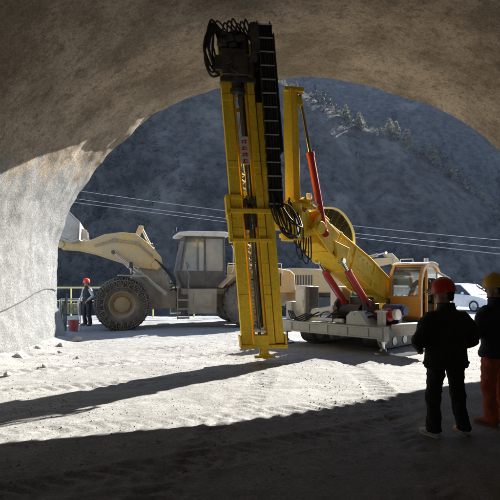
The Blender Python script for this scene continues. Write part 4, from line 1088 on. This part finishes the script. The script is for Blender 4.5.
m_.beam((cx0, cy0 + .0, 1.29), (cx1, cy0 + .0, 1.29), .07, .07); merge(m_, shell(.54, .60, -.06, .0, cx0 + .085, cx1 - .085, 3))
rc = m_.build('cab', orange, rig)
shell(.40, .585, .012, .05, cx0 - .03, cx1 + .03, 10).build('roof', offwhite, rc, .008)
shell(.605, .855, -.035, -.022, cx0 + .085, cx1 - .085, 16).build('windscreen', glass2, rc)
shell(.16, .40, -.035, -.022, cx0 + .085, cx1 - .085, 16).build('rear_window', glass2, rc)
m_ = MB(); m_.prism([arch(.12 + .76 * k / 30, -.09) for k in range(31)], cx0 + .035, cx0 + .047, axes='yz'); m_.build('side_window', glass2, rc)
m_ = MB()    # door swung open towards the viewer's right
dz = [(0, .80), (.42, .80), (.42, 1.4), (.34, 1.80), (.0, 2.0)]
Dm = Matrix.Translation((cx1, cy1 - .42, 0)) @ Matrix.Rotation(R(25), 4, 'Z')
m_ = MB(Dm); 
for k in range(5): a = dz[k]; b_ = dz[(k + 1) % 5]; m_.beam((a[0], 0, a[1]), (b_[0], 0, b_[1]), .05, .05)
m_.span((0, -.015, .80), (.42, .015, 1.15)); dr = m_.build('door', offwhite, rc, .008)
m_ = MB(Dm); m_.prism([(.02, 1.17), (.40, 1.17), (.40, 1.4), (.33, 1.77), (.02, 1.96)], -.005, .005); m_.build('door_window', glass, dr)
m_ = MB(); m_.span((1.0, 2.5, .78), (1.48, 2.92, 1.12)); m_.box((1.24, 2.98, 1.45), (.5, .12, .75), (-.12, 0, 0)); m_.build('driver_seat', black, rc, .05)
m_ = MB()
for xx in (.80, 1.0): m_.box((xx, 2.40, 1.08), (.14, .36, .50)); m_.cyl((xx, 2.34, 1.3), (xx, 2.30, 1.5), .016); m_.ball((xx, 2.30, 1.52), .035, 8)
m_.build('control_console', black, rc, .02)
m_ = MB(); m_.tube([(cx0 + .1, cy0 + .50, 2.22), (cx0 + .1, cy0 + .50, 2.36), (cx1 - .5, cy0 + .54, 2.36), (cx1 - .5, cy0 + .54, 2.22)], .014, 6); m_.build('roof_rail', offwhite, rc)
m_ = MB(); m_.cyl((1.38, 2.6, 2.27), (1.38, 2.6, 2.38), .06); m_.build('beacon', lampglass, rc)

# ------------------------------------------------------------------ excavator behind the rig
ec_loc = Vector((3.75, 26.3, 0)); ER = R(8)
ex = thing('excavator', 'tan crawler excavator standing behind the drilling rig, boom reaching right', 'excavator', ec_loc, ER)
for sy in (-1, 1):
    m_ = MB(); tp = [(-1.6 + .40 * cos(t), .42 + .40 * sin(t)) for t in np.linspace(pi / 2, 3 * pi / 2, 9)] + [(1.6 + .40 * cos(t), .42 + .40 * sin(t)) for t in np.linspace(-pi / 2, pi / 2, 9)]
    m_.prism(tp, sy * 1.15 - .28, sy * 1.15 + .28)
    for k in range(26): m_.box((-1.6 + k * .128, sy * 1.15, .83), (.07, .6, .03)); m_.box((-1.6 + k * .128, sy * 1.15, .015), (.07, .6, .03))
    o = m_.build('crawler_track', dark, ex, .01)
    m_ = MB()
    for x in (-1.6, 1.6): m_.cyl((x, sy * 1.15 - .3, .42), (x, sy * 1.15 + .3, .42), .28)
    for k in range(5): m_.cyl((-1.0 + k * .5, sy * 1.15 - .29, .2), (-1.0 + k * .5, sy * 1.15 + .29, .2), .12)
    m_.build('track_roller', steel, o)
m_ = MB(); m_.span((-1.2, -.9, .5), (1.2, .9, .85)); m_.cyl((0, 0, .85), (0, 0, 1.05), .65); m_.build('undercarriage', dark, ex, .02)
m_ = MB(); m_.prism([(-2.2, 1.05), (1.3, 1.05), (1.35, 1.5), (.9, 1.75), (-.4, 2.25), (-1.9, 2.30), (-2.3, 1.95)], -1.25, 1.25); hb = m_.build('engine_housing', excay, ex, .08, segs=3)
m_ = MB()
for k in range(7): m_.box((-1.7 + k * .14, -1.26, 1.7), (.07, .02, .5))
m_.build('vent_slats', dark, hb)
m_ = MB(); m_.prism([(-2.55, 1.05), (-2.2, 1.0), (-2.2, 2.1), (-2.5, 1.9)], -1.25, 1.25); m_.build('counterweight', excay, ex, .06)
m_ = MB()
for a, b_ in (((.3, 1.75), (.3, 2.8)), ((1.25, 1.5), (1.05, 2.8))):
    for y in (.5, 1.22): m_.beam((a[0], y, a[1]), (b_[0], y, b_[1]), .08, .08)
m_.span((.25, .46, 1.1), (1.3, 1.26, 1.75)); m_.span((.22, .42, 2.78), (1.12, 1.28, 2.88)); xc = m_.build('cab', excay, ex, .02)
m_ = MB(); m_.prism([(.34, 1.77), (1.19, 1.77), (1.02, 2.76), (.34, 2.76)], .50, .515); m_.build('window', glass, xc)
bp_ = [(.75, 1.4), (1.1, 1.5), (1.9, 2.35), (2.8, 2.82), (3.95, 2.92), (4.1, 2.75), (3.9, 2.58), (2.9, 2.35), (2.2, 1.85), (1.2, 1.15)]
m_ = MB(); m_.prism(bp_, -.24, .24); m_.cyl((3.95, -.3, 2.75), (3.95, .3, 2.75), .13); m_.build('boom', excay, ex, .03)
m_ = MB(); m_.prism([(3.45, 3.05), (3.85, 3.12), (4.25, 2.75), (4.75, 1.6), (4.62, 1.5), (3.95, 2.5)], -.18, .18); m_.build('stick', excay, ex, .03)
m_ = MB(); bq = [(4.55, 1.65), (4.85, 1.6), (5.0, 1.1), (4.7, .65), (4.2, .55), (4.25, .62), (4.62, .78), (4.85, 1.1), (4.7, 1.45), (4.5, 1.5)]; m_.prism(bq, -.45, .45)
for sy in (-.45, .42): m_.prism([(4.55, 1.6), (4.85, 1.55), (4.98, 1.1), (4.7, .68), (4.22, .58)], sy, sy + .03)
m_.build('bucket', mudgrey, ex, .01)
cylinder_ram(ex, (1.25, .36, 1.25), (2.45, .36, 2.35), .08, .6, excay, name='boom_cylinder'); cylinder_ram(ex, (1.25, -.36, 1.25), (2.45, -.36, 2.35), .08, .6, excay, name='boom_cylinder')
cylinder_ram(ex, (2.2, 0, 2.80), (3.55, 0, 3.15), .08, .65, excay, name='stick_cylinder')

# ------------------------------------------------------------------ white car
car = thing('parked_car', 'white saloon car parked beyond the two men at the right', 'car', (11.95, 28.0, 0), R(-62))
def car_body():
    # sections along x (front at +x): (x, halfwidth, belt z, shoulder halfwidth, roof z, roof halfwidth)
    m_ = MB()
    side = [(-2.2, .38), (-2.22, .62), (-2.12, .92), (-1.55, .98), (1.05, .92), (1.95, .78), (2.18, .62), (2.2, .36), (1.95, .24), (-1.95, .24)]
    secs = [(-1.0, .0, .80), (-.95, .03, 1.0), (-.8, .06, 1.0), (.8, .06, 1.0), (.95, .03, 1.0), (1.0, 0, .8)]
    n = len(side); vs = []; fs = []
    for yv, infl, sc in ((-.86, 0, .955), (-.90, 0, .99), (-.82, 0, 1.0), (0, 0, 1.012), (.82, 0, 1.0), (.90, 0, .99), (.86, 0, .955)):
        for x, z in side: vs.append((x * sc, yv, .24 + (z - .24) * (1 if abs(yv) < .85 else (.97 if abs(yv) > .89 else .93))))
    for s in range(6):
        for k in range(n): fs.append((s * n + k, s * n + (k + 1) % n, (s + 1) * n + (k + 1) % n, (s + 1) * n + k))
    fs.append(tuple(range(n))); fs.append(tuple(6 * n + k for k in range(n - 1, -1, -1)))
    m_.add(vs, fs)
    return m_
b_ = car_body(); cb_ = b_.build('body', carwhite, car, 0, 180); ss = cb_.modifiers.new('round', 'SUBSURF'); ss.levels = ss.render_levels = 2
gh = [(-1.6, .93), (1.1, .90), (.35, 1.40), (-.2, 1.47), (-.95, 1.42)]
m_ = MB(); vs = []
for yv, sc, dz_ in ((-.78, 1, 0), (.78, 1, 0)):
    for x, z in gh: vs.append((x, yv * (1 if z < 1.0 else .80), z))
m_.add(vs, [(0, 1, 2, 3, 4), (9, 8, 7, 6, 5)] + [(k, k + 5, (k + 1) % 5 + 5, (k + 1) % 5) for k in range(5)])
m_.build('cabin', black, car, .03)
m_ = MB(); m_.prism([(-1.0, 1.42), (.36, 1.40), (.33, 1.45), (-.2, 1.50), (-.95, 1.46)], -.63, .63)
for sy in (-1, 1):
    for a, c_ in (((1.1, .92), (.36, 1.42)), ((-1.6, .95), (-.97, 1.44)), ((-.25, .94), (-.25, 1.47))): m_.beam((a[0], sy * .785, a[1]), (c_[0], sy * .64, c_[1]), .07, .05)
m_.build('roof', carwhite, car, .015)
for sy in (-1, 1):
    for x in (1.35, -1.35): wheel(car, (x, sy * .80, .31), .31, .2, .2, (0, sy, 0), 14, False, rubber, galv, .006)
    m_ = MB(); m_.ball((2.06, sy * .62, .66), (.10, .20, .08), 12); m_.build('headlight', lampglass, car)
    m_ = MB(); m_.ball((.72, sy * .98, .98), (.07, .10, .07), 10); m_.build('wing_mirror', carwhite, car)
m_ = MB(); m_.span((2.14, -.4, .42), (2.215, .4, .58)); m_.build('grille', black, car, .01)
m_ = MB(); m_.span((2.2, -.22, .36), (2.235, .22, .46)); m_.build('number_plate', navy, car)

# ------------------------------------------------------------------ guard rail on the edge of the yard
gr = thing('guard_rail', 'pale yellow tube guard rail along the yard edge behind the loader', 'railing', (-8, 23.2, 0))
for k in range(8):
    m_ = MB(); x = -6 + k * 1.9; m_.cyl((x, 0, -.1), (x, 0, 1.37), .035, seg=10); m_.build('post', railyel, gr)
for z in (1.36, .75):
    m_ = MB(); m_.cyl((-6.4, 0, z), (7.6, 0, z), .04 if z > 1 else .028, seg=10); m_.build('rail', railyel, gr)

# ------------------------------------------------------------------ rack, bucket, stones by the left wall
rk = thing('tool_rack', 'small galvanised tube rack with yellow bins beside the wall end', 'rack', (-6.15, 17.1, gz(-6.15, 17.1)), R(12))
m_ = MB()
for x in (-.30, .30):
    for y in (-.2, .2): m_.cyl((x, y, 0), (x, y, 1.12), .018, seg=8)
for z in (.25, .62, .80, 1.10):
    for y in (-.2, .2): m_.cyl((-.30, y, z), (.30, y, z), .014, seg=8)
    for x in (-.30, .30): m_.cyl((x, -.2, z), (x, .2, z), .014, seg=8)
for k in range(6): m_.cyl((-.24 + k * .1, -.2, .62), (-.24 + k * .1, -.2, 1.1), .006, seg=6)
m_.build('frame', galv, rk)
for z in (.66, .84):
    for k in range(4):
        m_ = MB(); m_.box((-.21 + k * .14, -.02, z + .06), (.12, .30, .12), taper=(1.08, 1.05)); m_.build('bin', cardboard, rk, .006)
m_ = MB(); m_.span((-.27, -.17, .26), (.27, .17, .50)); m_.build('shelf_box', offwhite, rk, .01)
m_ = MB(); bx_, by_ = -5.72, 16.2
m_.lathe([(.001, .02), (.11, .02), (.12, 0), (.17, .44), (.185, .44), (.185, .46), (.165, .46), (.12, .05), (.001, .05)], (0, 0, 0), (0, 0, 1), 22)
rb = m_.build('bucket', mat('faded_red_plastic', (.30, .03, .035), .5, dirt=(.25, .15, .13), amount=.4, scale=6, dust=.3))
rb.location = (bx_, by_, gz(bx_, by_)); tag(rb, 'dark red plastic bucket at the foot of the left wall end', 'bucket')
m_ = MB(); m_.tube([(.17 * cos(t), .0 + .02 * sin(t), .42 + .17 * sin(t) * .9) for t in np.linspace(0, pi, 14)], .006, 5); m_.build('handle', galv, rb)
m_ = MB()
for k in range(4): m_.tube([(-.05 + .03 * k, .02 * k, 0), (-.10 + .06 * k, .03, .55 + .1 * k), (-.06 + .05 * k, .05, .95 + .12 * k)], .022, 7)
br = m_.build('drill_steel_bundle', dark); br.location = (-6.05, 16.25, gz(-6.05, 16.25)); tag(br, 'dark steel rods leaning together beside the left wall end', 'steel rods')

def stone(x, y, s, label, grp=None):
    bm = bmesh.new(); bmesh.ops.create_icosphere(bm, subdivisions=2, radius=1)
    rs = random.Random(int(x * 1000 + y))
    off = [Vector((rs.uniform(-1, 1), rs.uniform(-1, 1), rs.uniform(-1, 1))).normalized() for _ in range(9)]
    for v in bm.verts:
        for o_ in off:
            d = v.co.dot(o_) - .62
            if d > 0: v.co -= o_ * d * .85
        v.co = Vector((v.co.x * s * 1.2, v.co.y * s, v.co.z * s * .75))
    me = bpy.data.meshes.new('stone'); bm.to_mesh(me); bm.free(); me.materials.append(stonem)
    o = bpy.data.objects.new('stone', me); COL.objects.link(o)
    o.location = (x, y, gz(x, y) + s * .35); o.rotation_euler = (0, 0, rs.uniform(0, 6)); tag(o, label, 'stone', grp)
for x, y, s in ((-5.0, 13.2, .10), (-4.6, 12.1, .07), (-5.2, 11.2, .12), (-4.2, 10.2, .06), (-4.95, 14.3, .14), (-5.3, 12.5, .09), (-3.9, 11.3, .05), (-4.5, 9.3, .08), (-5.15, 10.0, .07)):
    stone(x, y, s, 'pale broken stone lying on the dust bank at the left wall foot', 'stones at the left wall foot')

# ------------------------------------------------------------------ people
def blob(name, m_, mat_, parent, voxel, smooth=4, folds=0.0, fscale=.12):
    o = m_.build(name, mat_, parent, 0, 180)
    r = o.modifiers.new('unite', 'REMESH'); r.mode = 'VOXEL'; r.voxel_size = voxel; r.use_smooth_shade = True
    s = o.modifiers.new('soften', 'SMOOTH'); s.iterations = smooth; s.factor = .5
    if folds:
        key = 'folds_%d' % int(fscale * 1000)
        t = bpy.data.textures.get(key) or bpy.data.textures.new(key, 'CLOUDS'); t.noise_scale = fscale; t.noise_depth = 3
        d = o.modifiers.new('creases', 'DISPLACE'); d.texture = t; d.strength = folds; d.mid_level = .5; d.texture_coords = 'LOCAL'
    return o

def person(label, loc, rz, helm, jacket, trousers, shoes, sole, head_turn=0.0, head_tilt=0.0, bulk=1.0, elbows=None, hands=None, H=1.74, legs=None, vest=None, voxel=.011, jacket_hem=.80, seated=False):
    """front is +y, right is +x"""
    s = H / 1.74
    root = thing('person', label, 'person', loc, rz)
    root.scale = (s, s, s)
    el = elbows or {1: (.33, .02, 1.12), -1: (-.33, .02, 1.12)}
    ha = hands or {1: (.17, .27, 1.02), -1: (-.12, .28, 1.04)}
    lg = legs or {1: ((.10, 0, .93), (.125, .03, .50), (.135, -.02, .09)), -1: ((-.10, 0, .93), (-.125, .03, .50), (-.135, -.02, .09))}
    sh = {1: Vector((.165 * bulk, 0, 1.375)), -1: Vector((-.165 * bulk, 0, 1.375))}
    # --- body: one continuous surface
    b = MB()
    b.rings([((0, 0, .84), .10, .09), ((0, 0, .92), .155, .11), ((0, 0, 1.05), .14, .10), ((0, .0, 1.25), .16, .11), ((0, 0, 1.38), .165, .10), ((0, 0, 1.45), .10, .075), ((0, .0, 1.49), .060, .062)], 18)
    Hm = Matrix.Translation((0, .015, 1.49)) @ Matrix.Rotation(head_turn, 4, 'Z') @ Matrix.Rotation(head_tilt, 4, 'X')
    b.tube([(0, 0, 1.42), (0, .01, 1.50), Hm @ Vector((0, .005, .06))], [.062, .056, .056], 14)
    b2 = MB(Hm)
    b2.ball((0, -.005, .165), (.076, .096, .098), 20)          # skull
    b2.rings([((0, .045, .035), .030, .028), ((0, .040, .050), .046, .046), ((0, .032, .085), .060, .066), ((0, .020, .13), .068, .082), ((0, .01, .17), .070, .09)], 18)
    b2.tube([(0, .092, .165), (0, .108, .135), (0, .118, .118), (0, .098, .108)], [.008, .011, .014, .008], 8)   # nose
    b2.ball((0, .094, .085), (.024, .012, .009), 10); b2.ball((0, .088, .045), (.022, .018, .016), 10)            # lips, chin
    for q in (1, -1):
        b2.ball((q * .032, .086, .168), (.020, .010, .007), 8)     # brow
        b2.ball((q * .045, .066, .115), (.020, .020, .018), 8)     # cheek
        b2.ball((q * .076, -.005, .135), (.010, .022, .033), 10)   # ear
    b.v, b.f = b.v + b2.v, b.f + [tuple(i + len(b.v) for i in f) for f in b2.f]
    for q in (1, -1):
        e = Vector(el[q]); h = Vector(ha[q]); d = (h - e).normalized()
        b.tube([sh[q] + Vector((-q * .03, 0, .0)), sh[q], (sh[q] + e) / 2, e, e + d * .1, h - d * .02, h + d * .02], [.05, .055, .047, .040, .041, .028, .026], 12)
        # hand: palm, four fingers, thumb
        up = Vector((0, 0, 1)); side = d.cross(up).normalized()
        nrm_ = side.cross(d)
        pc = h + d * .06
        b.tube([h, h + d * .03, pc, h + d * .095], [(.024, .020), (.036, .016), (.041, .015), (.038, .013)], 12)
        for k in range(4):
            base = h + d * .088 + (side if True else 0) * (k - 1.5) * .0195
            L = (.066, .076, .071, .055)[k]; cur = -nrm_
            p1 = base + d * L * .45 + cur * .008; p2 = p1 + d * L * .28 + cur * .018; p3 = p2 + d * L * .12 + cur * .022
            b.tube([base - d * .015, base, p1, p2, p3], [.009, .0095, .0088, .008, .0062], 8)
        tb = h + d * .030 - side * .033
        b.tube([h + d * .02 - side * .02, tb, tb + d * .030 - side * .022, tb + d * .058 - side * .026 - nrm_ * .012], [.012, .0125, .0105, .007], 8)
        hip, kn_, an = (Vector(p) for p in lg[q])
        b.tube([hip + Vector((0, 0, .03)), hip, (hip + kn_) / 2, kn_, kn_ + (an - kn_) * .3, an], [.08, .085, .072, .053, .053, .036], 12)
        b.tube([an + Vector((0, -.04, -.04)), an + Vector((0, .03, -.04)), an + Vector((0, .12, -.06)), an + Vector((0, .18, -.065))], [.032, .038, .034, .02], 10)
    body = blob('body', b, skin, root, .0085, 3)
    # --- eyes
    m_ = MB(Hm)
    for q in (1, -1): m_.ball((q * .031, .080, .150), .0125, 10)
    ey = m_.build('eyes', eyem, root, 0, 180)
    m_ = MB(Hm)
    for q in (1, -1): m_.ball((q * .031, .0895, .150), .0055, 8)
    m_.build('iris', irism, ey, 0, 180)
    # --- hair below the helmet
    m_ = MB(Hm); m_.ball((0, -.022, .172), (.082, .090, .098), 18); m_.ball((0, -.060, .115), (.066, .042, .055), 14)
    blob('hair', m_, hairm, root, .009, 2, .01, .03)
    # --- helmet
    m_ = MB(Hm @ Matrix.Translation((0, 0, .012)) @ Matrix.Rotation(R(-6), 4, 'X'))
    prof_ = [(.001, .162), (.045, .156), (.080, .135), (.103, .100), (.114, .060), (.118, .020), (.120, .0), (.126, -.004), (.126, -.010), (.113, -.008), (.108, .05), (.075, .125), (.001, .150)]
    q0 = len(m_.v); m_.lathe(prof_, (0, -.008, .165), (0, 0, 1), 32)
    T_ = m_.M; inv = T_.inverted()
    for i in range(q0, len(m_.v)):
        p = inv @ Vector(m_.v[i]); p.y = (p.y + .008) * 1.16 - .008; p.x *= .98; m_.v[i] = tuple(T_ @ p)
    m_.prism([(-.085, .098), (-.055, .155), (0, .178), (.055, .155), (.085, .098), (.06, .118), (0, .128), (-.06, .118)], .150, .158, axes='xy')      # peak
    m_.tube([(0, -.13, .24), (0, -.07, .312), (0, 0, .330), (0, .07, .308), (0, .12, .245)], [(.016, .010)] * 5, 8)                                          # ridge
    he = m_.build('helmet', helm, root, 0, 50)
    m_ = MB(Hm); m_.tube([(.082, .02, .15), (.066, .045, .06), (0, .06, .018), (-.066, .045, .06), (-.082, .02, .15)], .004, 6); m_.build('chin_strap', black, he)
    # --- jacket
    k = bulk; j = MB()
    hem = jacket_hem
    j.rings([((0, .005, hem), .215 * k, .150), ((0, .005, hem + .06), .222 * k, .155), ((0, .0, .98), .205 * k, .142), ((0, 0, 1.12), .205 * k, .142), ((0, -.01, 1.26), .215 * k, .150), ((0, -.015, 1.34), .205 * k, .142), ((0, -.012, 1.40), .170 * k, .122), ((0, -.005, 1.45), .125, .100), ((0, .0, 1.485), .100, .092), ((0, .005, 1.535), .088, .086)], 28)
    if vest is None:
        for q in (1, -1):
            e = Vector(el[q]); h = Vector(ha[q]); d = (h - e).normalized()
            j.tube([sh[q] * 1 + Vector((-q * .09, 0, -.0)), sh[q] + Vector((0, 0, -.005)), sh[q] + (e - sh[q]) * .35 + Vector((q * .012, 0, 0)), sh[q] + (e - sh[q]) * .8, e, e + d * .08, e + (h - e) * .6, h - d * .03, h + d * .005],
                   [.060, .082, .086, .078, .076, .070, .060, .052, .056], 14)
    jk = blob('jacket' if vest is None else 'vest', j, jacket, root, voxel, 4, .045 if vest is None else .012, .10)
    if vest is None:
        m_ = MB(); m_.rings([((0, .004, hem + .045), .228 * k, .161), ((0, .004, hem + .055), .230 * k, .163), ((0, .004, hem + .065), .228 * k, .161)], 28)
        m_.tube([(0, -.150, hem + .02), (0, -.152, 1.0), (0, -.153, 1.2), (0, -.145, 1.33)], .004, 5)
        m_.build('seam', jacket, jk)
        m_ = MB(); m_.lathe([(.094, .0), (.100, .01), (.098, .055), (.088, .060), (.086, .0)], (0, .004, 1.475), (0, .06, 1), 24); m_.build('collar', jacket, jk, 0, 60)
    else:
        for q in (1, -1):
            e = Vector(el[q]); h = Vector(ha[q]); d = (h - e).normalized(); m_ = MB()
            m_.tube([sh[q] + Vector((-q * .06, 0, -.02)), sh[q], (sh[q] + e) / 2, e, (e + h) / 2, h - d * .02], [.075, .078, .066, .058, .05, .045], 12)
            blob('sleeve', m_, vest, root, .013, 3, .012, .08)
    # --- trousers
    t = MB()
    if not seated: t.rings([((0, 0, .80), .165 * min(k, 1.1), .125), ((0, 0, .88), .180 * min(k, 1.1), .130), ((0, 0, 1.0), .165, .12)], 22)
    else: t.rings([((0, 0, .86), .16, .12), ((0, 0, 1.0), .16, .12)], 22)
    for q in (1, -1):
        hip, kn_, an = (Vector(p) for p in lg[q])
        d1 = (kn_ - hip); d2 = (an - kn_)
        t.tube([hip + Vector((-q * .01, -.01, .02)), hip, hip + d1 * .4, hip + d1 * .8, kn_, kn_ + d2 * .2, kn_ + d2 * .6, an + Vector((0, -.005, .03)), an + Vector((0, .0, -.025))],
               [.110, .112, .102, .088, .084, .084, .080, .080, .088], 16)
    blob('trousers', t, trousers, root, voxel, 4, .050, .085)
    # --- shoes
    for q in (1, -1):
        an = Vector(lg[q][2]); a0 = Vector((an.x, an.y, an.z - .09)); tw = Matrix.Translation(a0) @ Matrix.Rotation(-q * R(12), 4, 'Z')
        m_ = MB(tw)
        m_.tube([(0, -.085, .052), (0, -.06, .056), (0, .0, .062), (0, .08, .055), (0, .15, .046), (0, .195, .038), (0, .212, .034)], [(.030, .022), (.040, .034), (.044, .040), (.046, .036), (.048, .030), (.036, .022), (.016, .012)], 14)
        m_.tube([(0, -.02, .05), (0, -.02, .13)], [.045, .045], 12)
        so = blob('shoe', m_, shoes, root, .010, 3)
        m_ = MB(tw); ol = [(.036 * sin(a) * (1.3 if cos(a) > 0 else 1), .062 + .152 * cos(a)) for a in np.linspace(0, 2 * pi, 24, endpoint=False)]
        m_.prism(ol, 0.0, .026, axes='xy'); m_.build('sole', sole, so, .004)
        m_ = MB(tw)
        for yy in (.05, .075, .10): m_.tube([(-.022, yy, .098 - .25 * (yy - .05)), (.022, yy, .098 - .25 * (yy - .05))], .004, 5)
        m_.build('laces', sole, so)
    return root

p1x, p1y = 2.27, 5.78
person('man in red helmet, black jacket and grey trainers seen from behind', (p1x, p1y, gz(p1x, p1y)), R(14), helmred, jkblack, trblack, shoegrey, shoesole, head_turn=R(58), head_tilt=R(-3), bulk=1.28, H=1.74,
       elbows={1: (.36, -.02, 1.10), -1: (-.37, .0, 1.10)}, hands={1: (.20, .22, .98), -1: (-.20, .23, .99)},
       legs={1: ((.11, 0, .93), (.165, .03, .50), (.20, -.03, .09)), -1: ((-.11, 0, .93), (-.15, .03, .50), (-.17, .0, .09))}, jacket_hem=.79)
p2x, p2y = 3.06, 6.2
person('man in yellow helmet, dark jacket and orange trousers at the right edge', (p2x, p2y, gz(p2x, p2y)), R(30), helmyel, jknavy, trred, shoebrown, shoebrown, head_turn=R(38), head_tilt=R(0), bulk=1.15, H=1.78,
       elbows={1: (.34, .04, 1.10), -1: (-.34, .04, 1.12)}, hands={1: (.16, .26, 1.02), -1: (-.14, .26, 1.04)}, jacket_hem=.82)
p3x, p3y = -6.22, 19.1
person('worker in red helmet and black vest standing beside the loader tyre', (p3x, p3y, gz(p3x, p3y)), R(150), helmred, blackvest, trblack, shoebrown, shoebrown, head_turn=R(-15), bulk=1.0, H=1.72, vest=greyshirt,
       elbows={1: (.30, -.02, 1.14), -1: (-.31, .0, 1.14)}, hands={1: (.27, .16, .93), -1: (-.24, .20, .98)}, voxel=.014, jacket_hem=.86)
# operator, seated in the rig's cab (seat top about 1.18)
opw = (Matrix.Translation(O) @ Matrix.Rotation(RA, 4, 'Z')) @ Vector((1.26, 2.66, 0))
person('operator in yellow helmet and brown jacket sitting inside the rig cab', (opw.x, opw.y, .36), RA + pi, helmyel, brownjk, trblack, shoebrown, shoebrown, head_turn=R(10), bulk=1.0, H=1.70, voxel=.014, seated=True, jacket_hem=.86,
       elbows={1: (.28, .12, 1.12), -1: (-.28, .12, 1.12)}, hands={1: (.29, .38, 1.13), -1: (-.29, .38, 1.13)},
       legs={1: ((.09, .02, .93), (.13, .42, .88), (.13, .46, .52)), -1: ((-.09, .02, .93), (-.13, .42, .88), (-.13, .46, .52))})

# ------------------------------------------------------------------ air between the tunnel and the mountain
hz_ = MB(); hz_.span((-440, -40, -60), (440, 420, 260))
ho = hz_.build('haze', wallm, None, 0, 180); ho.data.materials.clear()
hm = bpy.data.materials.new('valley_haze'); hm.use_nodes = True; nt = hm.node_tree; nt.nodes.clear()
mo = nt.nodes.new('ShaderNodeOutputMaterial'); pv = nt.nodes.new('ShaderNodeVolumePrincipled')
pv.inputs['Color'].default_value = (.55, .67, 1.0, 1); pv.inputs['Density'].default_value = .0001; pv.inputs['Anisotropy'].default_value = .2
nt.links.new(pv.outputs[0], mo.inputs['Volume'])
ho.data.materials.append(hm); tag(ho, kind='stuff')
